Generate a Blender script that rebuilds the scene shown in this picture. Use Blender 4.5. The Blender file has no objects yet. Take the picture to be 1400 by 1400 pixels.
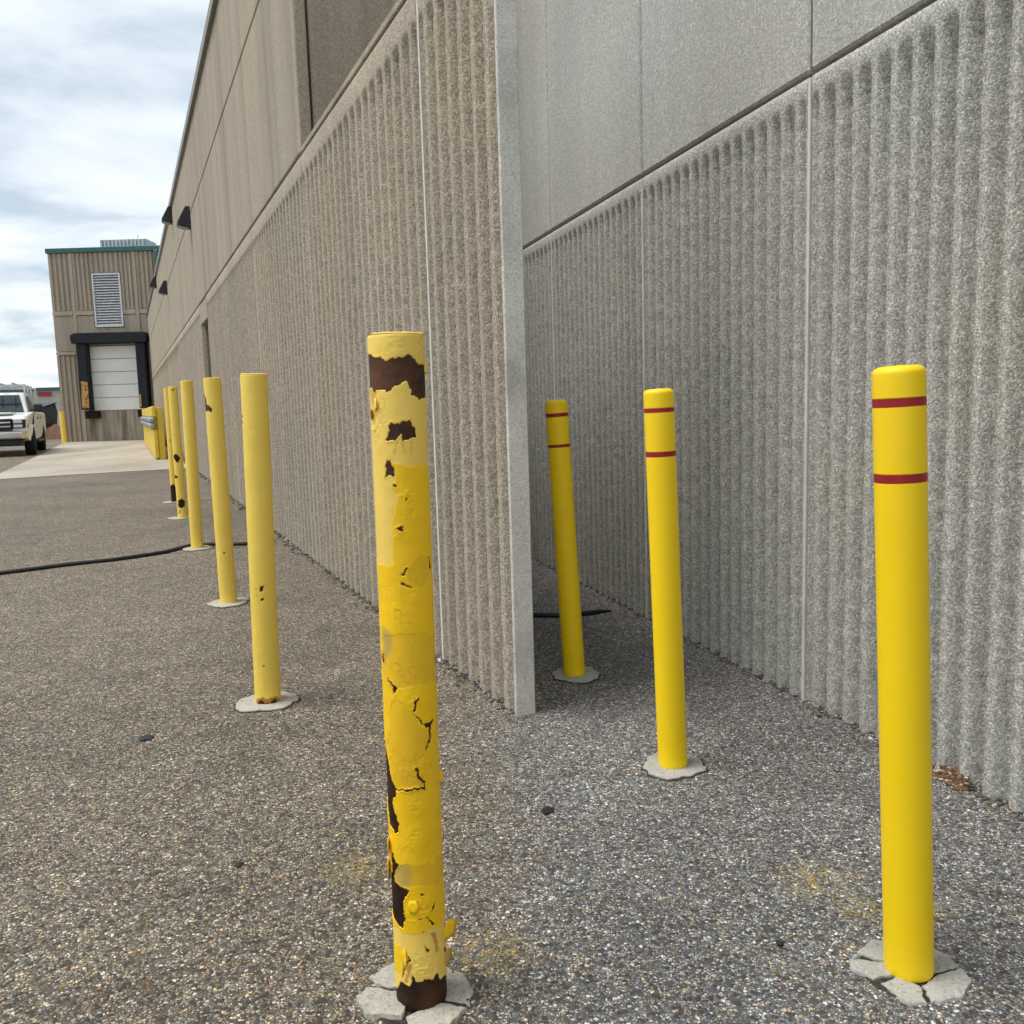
import bpy, bmesh, math, random
import numpy as np
from mathutils import Vector, Matrix

random.seed(7); rng = np.random.default_rng(7)
R = math.radians
sc = bpy.context.scene
COL = sc.collection

# ------------------------------------------------------------------ camera
cam_data = bpy.data.cameras.new('camera')
cam_data.sensor_width = 36.0; cam_data.lens = 36.0 * 1200 / 1400
cam_data.clip_start = 0.02; cam_data.clip_end = 3000
cam = bpy.data.objects.new('camera', cam_data); COL.objects.link(cam)
PITCH, ROLL = R(7.028), R(1.7)
_f = Vector((0, math.cos(PITCH), -math.sin(PITCH))); _r0 = Vector((1, 0, 0)); _u0 = _r0.cross(_f)
_r = _r0 * math.cos(ROLL) - _u0 * math.sin(ROLL); _u = _r0 * math.sin(ROLL) + _u0 * math.cos(ROLL)
_m = Matrix((_r, _u, -_f)).transposed().to_4x4(); _m.translation = Vector((0, 0, 1.08))
cam.matrix_world = _m
sc.camera = cam

# ------------------------------------------------------------------ sky, sun, exposure
SUN_EL, SUN_AZ = R(64), R(258)          # azimuth clockwise from +Y: high on the left, veiled by cloud
world = bpy.data.worlds.new('World'); sc.world = world; world.use_nodes = True
wn = world.node_tree; wn.nodes.clear()
def wnode(t, **kw):
    n = wn.nodes.new(t)
    for k, v in kw.items(): setattr(n, k, v)
    return n
out = wnode('ShaderNodeOutputWorld'); mixs = wnode('ShaderNodeMixShader')
bg1 = wnode('ShaderNodeBackground'); bg2 = wnode('ShaderNodeBackground')
sky = wnode('ShaderNodeTexSky', sky_type='NISHITA', sun_disc=False, sun_elevation=SUN_EL, sun_rotation=SUN_AZ)
bg1.inputs['Strength'].default_value = 0.10; wn.links.new(sky.outputs[0], bg1.inputs[0])
tc = wnode('ShaderNodeTexCoord'); sep = wnode('ShaderNodeSeparateXYZ'); wn.links.new(tc.outputs['Generated'], sep.inputs[0])
mx = wnode('ShaderNodeMath', operation='MAXIMUM'); mx.inputs[1].default_value = 0.0; wn.links.new(sep.outputs['Z'], mx.inputs[0])
ad = wnode('ShaderNodeMath', operation='ADD'); ad.inputs[1].default_value = 0.10; wn.links.new(mx.outputs[0], ad.inputs[0])
dv = wnode('ShaderNodeVectorMath', operation='DIVIDE')
cmb = wnode('ShaderNodeCombineXYZ')
for i in range(3): wn.links.new(ad.outputs[0], cmb.inputs[i])
wn.links.new(tc.outputs['Generated'], dv.inputs[0]); wn.links.new(cmb.outputs[0], dv.inputs[1])
nz = wnode('ShaderNodeTexNoise'); nz.inputs['Scale'].default_value = 1.5; nz.inputs['Detail'].default_value = 7; nz.inputs['Roughness'].default_value = 0.52; nz.inputs['Distortion'].default_value = 0.3
wn.links.new(dv.outputs[0], nz.inputs['Vector'])
cr = wnode('ShaderNodeValToRGB'); e = cr.color_ramp.elements
e[0].position = 0.34; e[0].color = (0.32, 0.375, 0.43, 1); e[1].position = 0.62; e[1].color = (0.60, 0.62, 0.63, 1)
em = cr.color_ramp.elements.new(0.48); em.color = (0.475, 0.515, 0.545, 1)
wn.links.new(nz.outputs['Fac'], cr.inputs[0]); wn.links.new(cr.outputs[0], bg2.inputs[0]); bg2.inputs['Strength'].default_value = 1.0
mixs.inputs[0].default_value = 0.9
wn.links.new(bg1.outputs[0], mixs.inputs[1]); wn.links.new(bg2.outputs[0], mixs.inputs[2]); wn.links.new(mixs.outputs[0], out.inputs[0])

sun_d = bpy.data.lights.new('sun', 'SUN'); sun_d.energy = 1.5; sun_d.angle = R(30); sun_d.color = (1.0, 0.965, 0.91)
sun = bpy.data.objects.new('sun', sun_d); COL.objects.link(sun)
_sd = Vector((math.sin(SUN_AZ) * math.cos(SUN_EL), math.cos(SUN_AZ) * math.cos(SUN_EL), math.sin(SUN_EL)))
sun.rotation_euler = (-_sd).to_track_quat('-Z', 'Y').to_euler(); sun.location = (-4, -6, 14)
sc.view_settings.view_transform = 'Standard'; sc.view_settings.look = 'None'
sc.view_settings.exposure = 0.90; sc.view_settings.gamma = 1.0; sc.view_settings.use_curve_mapping = False
sc.render.engine = 'CYCLES'; sc.cycles.max_bounces = 5; sc.cycles.diffuse_bounces = 4; sc.cycles.glossy_bounces = 2; sc.cycles.adaptive_threshold = 0.02

# ------------------------------------------------------------------ helpers
def mesh_obj(name, verts, faces, mats=None, parent=None, smooth=False, loc=None):
    me = bpy.data.meshes.new(name)
    me.from_pydata([tuple(v) for v in verts], [], [tuple(f) for f in faces]); me.update()
    return finish(name, me, mats, parent, smooth, loc)
def quads_obj(name, V, Q, mats=None, parent=None, smooth=True, loc=None):
    me = bpy.data.meshes.new(name); V = np.asarray(V, np.float32); Q = np.asarray(Q, np.int32)
    me.vertices.add(len(V)); me.vertices.foreach_set('co', V.ravel())
    me.loops.add(Q.size); me.loops.foreach_set('vertex_index', Q.ravel())
    me.polygons.add(len(Q)); me.polygons.foreach_set('loop_start', np.arange(0, Q.size, 4, dtype=np.int32))
    me.update(calc_edges=True); me.validate()
    return finish(name, me, mats, parent, smooth, loc)
def finish(name, me, mats, parent, smooth, loc=None):
    o = bpy.data.objects.new(name, me); COL.objects.link(o)
    if mats is not None:
        for m in (mats if isinstance(mats, (list, tuple)) else [mats]): me.materials.append(m)
    if smooth:
        me.polygons.foreach_set('use_smooth', [True] * len(me.polygons))
    if parent is not None: o.parent = parent
    if loc is not None: o.location = loc
    return o
def bm_obj(name, bm, mats=None, parent=None, smooth=False, loc=None):
    me = bpy.data.meshes.new(name); bmesh.ops.recalc_face_normals(bm, faces=bm.faces); bm.to_mesh(me); bm.free()
    return finish(name, me, mats, parent, smooth, loc)
def empty(name, loc=(0, 0, 0), rz=0.0):
    o = bpy.data.objects.new(name, None); COL.objects.link(o); o.location = loc; o.rotation_euler = (0, 0, rz)
    o.empty_display_size = 0.2; return o
def tag(o, label=None, cat=None, group=None, kind=None):
    if label: o['label'] = label
    if cat: o['category'] = cat
    if group: o['group'] = group
    if kind: o['kind'] = kind
    return o
def add_box(bm, x0, x1, y0, y1, z0, z1, bev=0.0, seg=1, mat=0, M=None):
    r = bmesh.ops.create_cube(bm, size=1.0)
    vs = r['verts']
    for v in vs: v.co = Vector(((x0 + x1) / 2 + v.co.x * (x1 - x0), (y0 + y1) / 2 + v.co.y * (y1 - y0), (z0 + z1) / 2 + v.co.z * (z1 - z0)))
    fs = set(f for v in vs for f in v.link_faces)
    for f in fs: f.material_index = mat
    if bev > 0:
        es = list(set(e for v in vs for e in v.link_edges))
        g = bmesh.ops.bevel(bm, geom=es, offset=bev, segments=seg, affect='EDGES', profile=0.5)
        vs = list(set(v for f in g['faces'] for v in f.verts) | set(v for v in vs if v.is_valid))
    if M is not None: bmesh.ops.transform(bm, matrix=M, verts=[v for v in vs if v.is_valid])
def box(name, x0, x1, y0, y1, z0, z1, mat, parent=None, bev=0.0, seg=1, smooth=False):
    bm = bmesh.new(); add_box(bm, x0, x1, y0, y1, z0, z1, bev, seg); return bm_obj(name, bm, mat, parent, smooth)
def prism(name, poly, y0, y1, mat, parent=None, bev=0.0, axis='y', seg=2):
    """polygon (a,b) extruded along an axis; 'y': poly is (x,z); 'z': poly is (x,y); 'x': poly is (y,z)"""
    bm = bmesh.new()
    def P(a, b, t): return {'y': (a, t, b), 'z': (a, b, t), 'x': (t, a, b)}[axis]
    lo = [bm.verts.new(P(a, b, y0)) for a, b in poly]; hi = [bm.verts.new(P(a, b, y1)) for a, b in poly]
    bm.faces.new(lo); bm.faces.new(hi[::-1]); n = len(poly)
    for i in range(n): bm.faces.new((lo[i], lo[(i + 1) % n], hi[(i + 1) % n], hi[i]))
    if bev > 0: bmesh.ops.bevel(bm, geom=list(bm.edges), offset=bev, segments=seg, affect='EDGES', profile=0.5)
    return bm_obj(name, bm, mat, parent)
def lathe(name, prof, n, mat, parent=None, smooth=True, M=None):
    V = []; F = []
    for (r, z) in prof:
        for k in range(n):
            a = 2 * math.pi * k / n; V.append((r * math.cos(a), r * math.sin(a), z))
    for j in range(len(prof) - 1):
        for k in range(n):
            F.append((j * n + k, j * n + (k + 1) % n, (j + 1) * n + (k + 1) % n, (j + 1) * n + k))
    if prof[-1][0] > 1e-6: F.append([(len(prof) - 1) * n + k for k in range(n)])
    if prof[0][0] > 1e-6: F.append([k for k in range(n)][::-1])
    o = mesh_obj(name, V, F, mat, parent, smooth)
    if M is not None: o.data.transform(M)
    return o
# smooth value noise on a lattice, numpy
def vnoise(x, y, seed=0):
    x = np.asarray(x, float); y = np.asarray(y, float)
    xi = np.floor(x).astype(np.int64); yi = np.floor(y).astype(np.int64); xf = x - xi; yf = y - yi
    def h(a, b):
        n = (a * 374761393 + b * 668265263 + seed * 1442695041) & 0xffffffff
        n = ((n ^ (n >> 13)) * 1274126177) & 0xffffffff
        return ((n ^ (n >> 16)) & 0xffff) / 65535.0 * 2 - 1
    u = xf * xf * (3 - 2 * xf); v = yf * yf * (3 - 2 * yf)
    return (h(xi, yi) * (1 - u) + h(xi + 1, yi) * u) * (1 - v) + (h(xi, yi + 1) * (1 - u) + h(xi + 1, yi + 1) * u) * v
def in_poly(px, py, poly):
    ins = np.zeros(px.shape, bool); n = len(poly)
    for i in range(n):
        x0, y0 = poly[i]; x1, y1 = poly[(i + 1) % n]
        if y0 == y1: continue
        c = ((y0 > py) != (y1 > py)) & (px < (x1 - x0) * (py - y0) / (y1 - y0) + x0)
        ins ^= c
    return ins

# ------------------------------------------------------------------ materials
class NT:
    def __init__(s, name, rough=0.8, spec=0.3):
        s.m = bpy.data.materials.new(name); s.m.use_nodes = True; s.t = s.m.node_tree; s.t.nodes.clear()
        s.o = s.n('ShaderNodeOutputMaterial'); s.b = s.n('ShaderNodeBsdfPrincipled')
        s.b.inputs['Roughness'].default_value = rough; s.b.inputs['Specular IOR Level'].default_value = spec
        s.l(s.b.outputs[0], s.o.inputs[0]); s.c = s.n('ShaderNodeTexCoord')
    def n(s, t, **kw):
        q = s.t.nodes.new(t)
        for k, v in kw.items(): setattr(q, k, v)
        return q
    def l(s, a, b): s.t.links.new(a, b)
    def obj(s): return s.c.outputs['Object']
    def noise(s, scale, detail=4, rough=0.55, vec=None, dist=0.0, off=None):
        q = s.n('ShaderNodeTexNoise'); q.inputs['Scale'].default_value = scale; q.inputs['Detail'].default_value = detail
        q.inputs['Roughness'].default_value = rough; q.inputs['Distortion'].default_value = dist
        s.l(vec if vec is not None else s.obj(), q.inputs['Vector']); return q.outputs['Fac']
    def voro(s, scale, feature='F1', vec=None, rnd=1.0):
        q = s.n('ShaderNodeTexVoronoi', feature=feature); q.inputs['Scale'].default_value = scale; q.inputs['Randomness'].default_value = rnd
        s.l(vec if vec is not None else s.obj(), q.inputs['Vector']); return q
    def mapping(s, scale=(1, 1, 1), loc=(0, 0, 0), rot=(0, 0, 0), vec=None):
        q = s.n('ShaderNodeMapping'); q.inputs['Scale'].default_value = scale; q.inputs['Location'].default_value = loc; q.inputs['Rotation'].default_value = rot
        s.l(vec if vec is not None else s.obj(), q.inputs['Vector']); return q.outputs[0]
    def ramp(s, fac, stops, interp='LINEAR'):
        q = s.n('ShaderNodeValToRGB'); q.color_ramp.interpolation = interp; el = q.color_ramp.elements
        while len(el) < len(stops): el.new(0.5)
        for e_, (p, c) in zip(el, stops):
            e_.position = p; e_.color = (c, c, c, 1) if isinstance(c, (int, float)) else (*c, 1)
        s.l(fac, q.inputs[0]); return q.outputs['Color']
    def mix(s, fac, a, b, mode='MIX'):
        q = s.n('ShaderNodeMix', data_type='RGBA', blend_type=mode)
        for i, v in ((0, fac), (6, a), (7, b)):
            if isinstance(v, (int, float)): q.inputs[i].default_value = v if i == 0 else (v, v, v, 1)
            elif isinstance(v, tuple): q.inputs[i].default_value = (*v, 1)
            else: s.l(v, q.inputs[i])
        return q.outputs[2]
    def math(s, op, a, b=None, c=None):
        q = s.n('ShaderNodeMath', operation=op)
        for i, v in enumerate((a, b, c)):
            if v is None: continue
            if isinstance(v, (int, float)): q.inputs[i].default_value = v
            else: s.l(v, q.inputs[i])
        return q.outputs[0]
    def bump(s, h, strength=0.5, dist=0.01, normal=None):
        q = s.n('ShaderNodeBump'); q.inputs['Strength'].default_value = strength; q.inputs['Distance'].default_value = dist
        s.l(h, q.inputs['Height'])
        if normal is not None: s.l(normal, q.inputs['Normal'])
        s.l(q.outputs[0], s.b.inputs['Normal']); return q.outputs[0]
    def col(s, c):
        if isinstance(c, tuple): s.b.inputs['Base Color'].default_value = (*c, 1)
        else: s.l(c, s.b.inputs['Base Color'])
        return s
    def rough(s, r): s.l(r, s.b.inputs['Roughness']); return s
def plain(name, c, rough=0.6, spec=0.4, metal=0.0, var=0.15, scale=6.0, bump=0.0, bscale=80.0):
    t = NT(name, rough, spec); t.b.inputs['Metallic'].default_value = metal
    d = tuple(v * (1 - var) for v in c); l = tuple(min(1, v * (1 + var)) for v in c)
    t.col(t.ramp(t.noise(scale, 6), [(0.3, d), (0.7, l)]))
    if bump: t.bump(t.noise(bscale, 4), bump, 0.004)
    return t.m

def asphalt():
    t = NT('asphalt', 0.86, 0.35)
    warp = t.n('ShaderNodeTexNoise'); warp.inputs['Scale'].default_value = 90; warp.inputs['Detail'].default_value = 2; t.l(t.obj(), warp.inputs['Vector'])
    wv = t.n('ShaderNodeVectorMath', operation='MULTIPLY_ADD'); wv.inputs[1].default_value = (0.006, 0.006, 0.0); t.l(warp.outputs['Color'], wv.inputs[0]); t.l(t.obj(), wv.inputs[2])
    v = wv.outputs[0]
    flat = t.n('ShaderNodeVectorMath', operation='MULTIPLY'); flat.inputs[1].default_value = (1, 1, 0); t.l(v, flat.inputs[0]); v = flat.outputs[0]
    big = t.voro(128, 'F1', v); bigd = t.voro(128, 'DISTANCE_TO_EDGE', v)
    sm = t.voro(270, 'F1', v)
    sb = t.n('ShaderNodeSeparateColor'); t.l(big.outputs['Color'], sb.inputs[0])
    ss = t.n('ShaderNodeSeparateColor'); t.l(sm.outputs['Color'], ss.inputs[0])
    warm = [(0.0, (0.045, 0.040, 0.035)), (0.17, (0.125, 0.112, 0.094)), (0.34, (0.25, 0.222, 0.182)), (0.50, (0.38, 0.338, 0.278)), (0.66, (0.29, 0.255, 0.218)), (0.75, (0.55, 0.50, 0.415)), (0.89, (0.82, 0.77, 0.68))]
    cool = [(0.0, (0.045, 0.045, 0.049)), (0.17, (0.12, 0.12, 0.126)), (0.34, (0.24, 0.237, 0.238)), (0.50, (0.37, 0.364, 0.352)), (0.66, (0.28, 0.275, 0.272)), (0.75, (0.54, 0.53, 0.50)), (0.89, (0.83, 0.82, 0.79))]
    def stones(stops):
        a = t.ramp(sb.outputs[0], stops, 'CONSTANT'); b = t.ramp(ss.outputs[0], stops, 'CONSTANT')
        return t.mix(t.ramp(sb.outputs[1], [(0.36, 0.0), (0.39, 1.0)]), b, a)
    # stone colours go from warm to greyer towards the right, over a ragged edge
    xyz = t.n('ShaderNodeSeparateXYZ'); t.l(t.obj(), xyz.inputs[0])
    edge = t.math('ADD', xyz.outputs[0], t.math('MULTIPLY', t.math('SUBTRACT', t.noise(1.3, 5), 0.5), 0.5))
    zone = t.ramp(t.math('MULTIPLY_ADD', edge, 0.9, 0.5), [(0.30, 0.0), (0.62, 1.0)])
    c = t.mix(zone, t.mix(1.0, stones(warm), (1.03, 0.995, 0.935), 'MULTIPLY'), stones(cool))
    # fines and binder between the stones
    mort = t.math('MULTIPLY', t.ramp(bigd.outputs['Distance'], [(0.0, 0.0), (0.16, 1.0)]), t.ramp(sm.outputs['Distance'], [(0.30, 1.0), (0.75, 0.25)]))
    c = t.mix(mort, t.mix(zone, (0.070, 0.062, 0.052), (0.068, 0.067, 0.068)), c)
    # a sprinkle of pinkish and amber pebbles
    tint = t.ramp(sb.outputs[2], [(0.0, (1.15, 0.93, 0.82)), (0.14, (1.0, 1.0, 1.0)), (0.84, (1.0, 1.0, 1.0)), (0.9, (1.2, 1.0, 0.72))], 'CONSTANT')
    c = t.mix(1.0, c, tint, 'MULTIPLY')
    # worn and stained areas
    c = t.mix(0.75, c, t.ramp(t.noise(0.55, 6, 0.6), [(0.28, 0.62), (0.5, 1.0), (0.72, 1.30)]), 'MULTIPLY')
    c = t.mix(0.7, c, t.ramp(t.noise(5.0, 5, 0.6, dist=0.6), [(0.30, 0.78), (0.6, 1.12)]), 'MULTIPLY')
    c = t.mix(0.8, c, t.ramp(t.noise(28, 4, 0.65), [(0.3, 0.80), (0.7, 1.22)]), 'MULTIPLY')
    c = t.mix(1.0, c, (1.04, 1.06, 1.05), 'MULTIPLY')
    # overspray and drips of yellow line paint on the stones
    def spot(x, y, r, sx=1.0):
        m = t.mapping((1 / (r * sx), 1 / r, 0), (-x / (r * sx), -y / r, 0))
        ln = t.n('ShaderNodeVectorMath', operation='LENGTH'); t.l(m, ln.inputs[0])
        return t.ramp(ln.outputs['Value'], [(0.25, 1.0), (1.0, 0.0)])
    sp = None
    for a in ((-0.40, 1.97, 0.10, 1.0), (0.66, 1.85, 0.11, 1.1), (0.715, 1.73, 0.085, 0.9), (-0.06, 1.62, 0.10, 1.0), (0.86, 1.72, 0.05, 1.0)):
        q = spot(*a); sp = q if sp is None else t.math('MAXIMUM', sp, q)
    sp = t.math('MULTIPLY', t.math('MULTIPLY', sp, t.ramp(t.noise(38, 4, 0.7), [(0.44, 0.0), (0.58, 1.0)])), t.ramp(ss.outputs[1], [(0.36, 0.0), (0.40, 0.55)]))
    c = t.mix(sp, c, (0.52, 0.37, 0.07))
    t.col(c)
    h = t.math('ADD', t.math('MULTIPLY', t.ramp(bigd.outputs['Distance'], [(0.0, 0.0), (0.3, 1.0)]), 0.7), t.math('MULTIPLY', sb.outputs[0], 0.6))
    h = t.math('ADD', h, t.math('MULTIPLY', t.noise(420, 3), 0.35))
    t.bump(h, 0.75, 0.0035)
    return t.m

def rough_concrete(name, base, grain=1.0, scale=190.0, speck=0.8, grime=0.0):
    """bush-hammered precast: coarse sand and pebble grain, rain streaks"""
    t = NT(name, 0.92, 0.2)
    v1 = t.voro(scale); s1 = t.n('ShaderNodeSeparateColor'); t.l(v1.outputs['Color'], s1.inputs[0])
    k = speck
    g = t.ramp(s1.outputs[0], [(0.0, 1 - 0.58 * k), (0.25, 1 - 0.32 * k), (0.5, 1.0), (0.75, 1 + 0.30 * k), (0.93, 1 + 0.75 * k)], 'CONSTANT')
    c = t.mix(1.0, base, g, 'MULTIPLY')
    c = t.mix(0.22, c, t.ramp(t.noise(scale * 0.35, 4, 0.65), [(0.3, 0.66), (0.7, 1.32)]), 'MULTIPLY')
    streak = t.noise(1.0, 6, 0.6, t.mapping((2.2, 2.2, 0.22)))
    c = t.mix(0.7, c, t.ramp(streak, [(0.28, 0.80), (0.55, 1.04), (0.8, 1.16)]), 'MULTIPLY')
    c = t.mix(0.6, c, t.ramp(t.noise(0.7, 4), [(0.3, (0.90, 0.92, 0.97)), (0.7, (1.08, 1.05, 1.0))]), 'MULTIPLY')
    if grime:
        gs = t.noise(1.0, 5, 0.6, t.mapping((5.5, 5.5, 0.16), (1.7, 0.4, 0)))
        c = t.mix(t.math('MULTIPLY', t.ramp(gs, [(0.48, 0.0), (0.66, 1.0)]), grime), c, (0.085, 0.068, 0.052))
    rust = t.math('MULTIPLY', t.ramp(t.noise(3.1, 3), [(0.70, 0.0), (0.80, 1.0)]), t.ramp(t.noise(60, 3), [(0.45, 0.0), (0.6, 0.45)]))
    c = t.mix(rust, c, (0.30, 0.17, 0.11))
    t.col(c)
    h = t.math('ADD', t.math('MULTIPLY', v1.outputs['Distance'], -1.0), t.math('ADD', t.math('MULTIPLY', s1.outputs[1], 0.8), t.math('MULTIPLY', t.noise(scale * 1.6, 2, 0.6), 0.5)))
    t.bump(h, 0.6, 0.0026 * grain)
    return t.m

def concrete(name, base, var=0.14):
    t = NT(name, 0.9, 0.25)
    c = t.mix(1.0, base, t.ramp(t.noise(3.0, 7, 0.62), [(0.25, 1 - var * 1.6), (0.5, 1.0), (0.75, 1 + var)]), 'MULTIPLY')
    c = t.mix(0.8, c, t.ramp(t.noise(140, 4, 0.7), [(0.3, 0.78), (0.68, 1.16)]), 'MULTIPLY')
    v = t.voro(230); ss = t.n('ShaderNodeSeparateColor'); t.l(v.outputs['Color'], ss.inputs[0])
    c = t.mix(0.6, c, t.ramp(ss.outputs[0], [(0.0, 0.55), (0.10, 0.92), (0.9, 1.15)], 'CONSTANT'), 'MULTIPLY')
    t.col(c); t.bump(t.noise(160, 5, 0.7), 0.5, 0.003); return t.m

def paint(name, attr=True, base=None, rough=0.42, dirt=0.5, crackle=False):
    t = NT(name, rough, 0.45)
    if attr:
        a = t.n('ShaderNodeAttribute', attribute_name='paint_colour'); c = a.outputs['Color']
    else: c = t.ramp(t.noise(2.0, 3), [(0.3, tuple(v * 0.97 for v in base)), (0.7, base)])
    c = t.mix(dirt, c, t.ramp(t.noise(9.0, 6, 0.65, t.mapping((1, 1, 0.35))), [(0.25, (0.86, 0.82, 0.72)), (0.6, (1.0, 1.0, 1.0)), (0.85, (1.04, 1.03, 1.1))]), 'MULTIPLY')
    fleck = t.ramp(t.noise(330, 2, 0.5), [(0.715, 0.0), (0.76, 0.7)])
    if dirt > 0.3: c = t.mix(t.math('MULTIPLY', fleck, 0.6), c, (0.30, 0.17, 0.04))
    ck = None
    if crackle:
        wv = t.n('ShaderNodeVectorMath', operation='MULTIPLY_ADD'); wv.inputs[1].default_value = (0.02, 0.02, 0.02)
        wq = t.n('ShaderNodeTexNoise'); wq.inputs['Scale'].default_value = 40; t.l(t.obj(), wq.inputs['Vector']); t.l(wq.outputs['Color'], wv.inputs[0]); t.l(t.obj(), wv.inputs[2])
        ed = t.voro(62, 'DISTANCE_TO_EDGE', wv.outputs[0])
        ck = t.math('MULTIPLY', t.ramp(ed.outputs['Distance'], [(0.0, 1.0), (0.035, 0.0)]), t.ramp(t.noise(7.5, 3), [(0.54, 0.0), (0.64, 1.0)]))
        c = t.mix(t.math('MULTIPLY', ck, 0.75), c, (0.27, 0.13, 0.03))
    t.col(c)
    t.rough(t.ramp(t.noise(30, 4), [(0.3, rough - 0.08), (0.7, rough + 0.14)]))
    t.bump(t.math('ADD', t.noise(55, 4), t.math('MULTIPLY', t.noise(14, 3), 1.2)), 0.16 if dirt > 0.3 else 0.03, 0.002)
    return t.m
def rusty(name, a=(0.020, 0.010, 0.006), b=(0.075, 0.028, 0.010), rough=0.72):
    t = NT(name, rough, 0.3)
    c = t.ramp(t.noise(14, 7, 0.65), [(0.35, a), (0.62, tuple((x + y) / 2 for x, y in zip(a, b))), (0.85, b)])
    t.col(c); t.bump(t.noise(130, 5, 0.7), 0.6, 0.003); return t.m

M_ASPH = asphalt()
M_WALL1 = rough_concrete('tan_ribbed_concrete', (0.435, 0.378, 0.297), 1.0, 205, 0.62)
M_WALL2 = rough_concrete('grey_ribbed_concrete', (0.455, 0.445, 0.398), 1.0, 215, 0.62)
M_SMOOTH1 = rough_concrete('tan_sandblasted_concrete', (0.40, 0.345, 0.27), 0.6, 150, 0.35, 0.22)
M_SMOOTH2 = rough_concrete('grey_sandblasted_concrete', (0.46, 0.453, 0.415), 0.6, 150, 0.35)
M_DOCK = rough_concrete('dock_ribbed_concrete', (0.37, 0.315, 0.245), 1.0, 60, 0.35, 0.22)
M_WHITEEND = concrete('pale_cast_concrete', (0.68, 0.665, 0.62), 0.26)
M_BOUNCE = plain('bounce_white', (0.80, 0.79, 0.76), 0.85, 0.2, 0, 0.06, 3, 0.3, 90)  # added white for unseen recess faces, a reflector to brighten the grey wall
M_CORE = concrete('core_concrete', (0.33, 0.30, 0.26))
M_CAULK = plain('pale_sealant', (0.62, 0.60, 0.55), 0.75, 0.3, 0, 0.12, 12, 0.3, 60)
M_GAP = plain('dark_joint_filler', (0.035, 0.032, 0.030), 0.9, 0.1)
M_COLLAR = concrete('footing_concrete', (0.44, 0.41, 0.345), 0.24)
M_COLLAR2 = concrete('grey_footing_concrete', (0.40, 0.395, 0.36), 0.24)
M_APRON = concrete('apron_concrete', (0.43, 0.385, 0.315), 0.2)
M_PIPE = rusty('rusty_dark_steel', (0.016, 0.008, 0.005), (0.15, 0.055, 0.018))
M_RUST = rusty('orange_rust', (0.05, 0.018, 0.008), (0.34, 0.13, 0.03), 0.85)
M_PAINT = paint('weathered_yellow_paint'); M_PAINT_PEEL = paint('peeling_yellow_paint', rough=0.5, dirt=0.75, crackle=True)
M_SLEEVE = paint('yellow_plastic', False, (0.975, 0.665, 0.001), 0.42, 0.26)
M_RED = plain('red_tape', (0.30, 0.004, 0.010), 0.42, 0.5, 0, 0.10, 30)
M_TAR = plain('black_tar', (0.014, 0.015, 0.018), 0.55, 0.4, 0, 0.3, 40, 0.5, 120)
PALE = (0.93, 0.655, 0.125); BRIGHT = (0.97, 0.60, 0.002); MUST = (0.87, 0.53, 0.010); GREYED = (0.46, 0.34, 0.09); OLD = (0.90, 0.645, 0.105)

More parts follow.
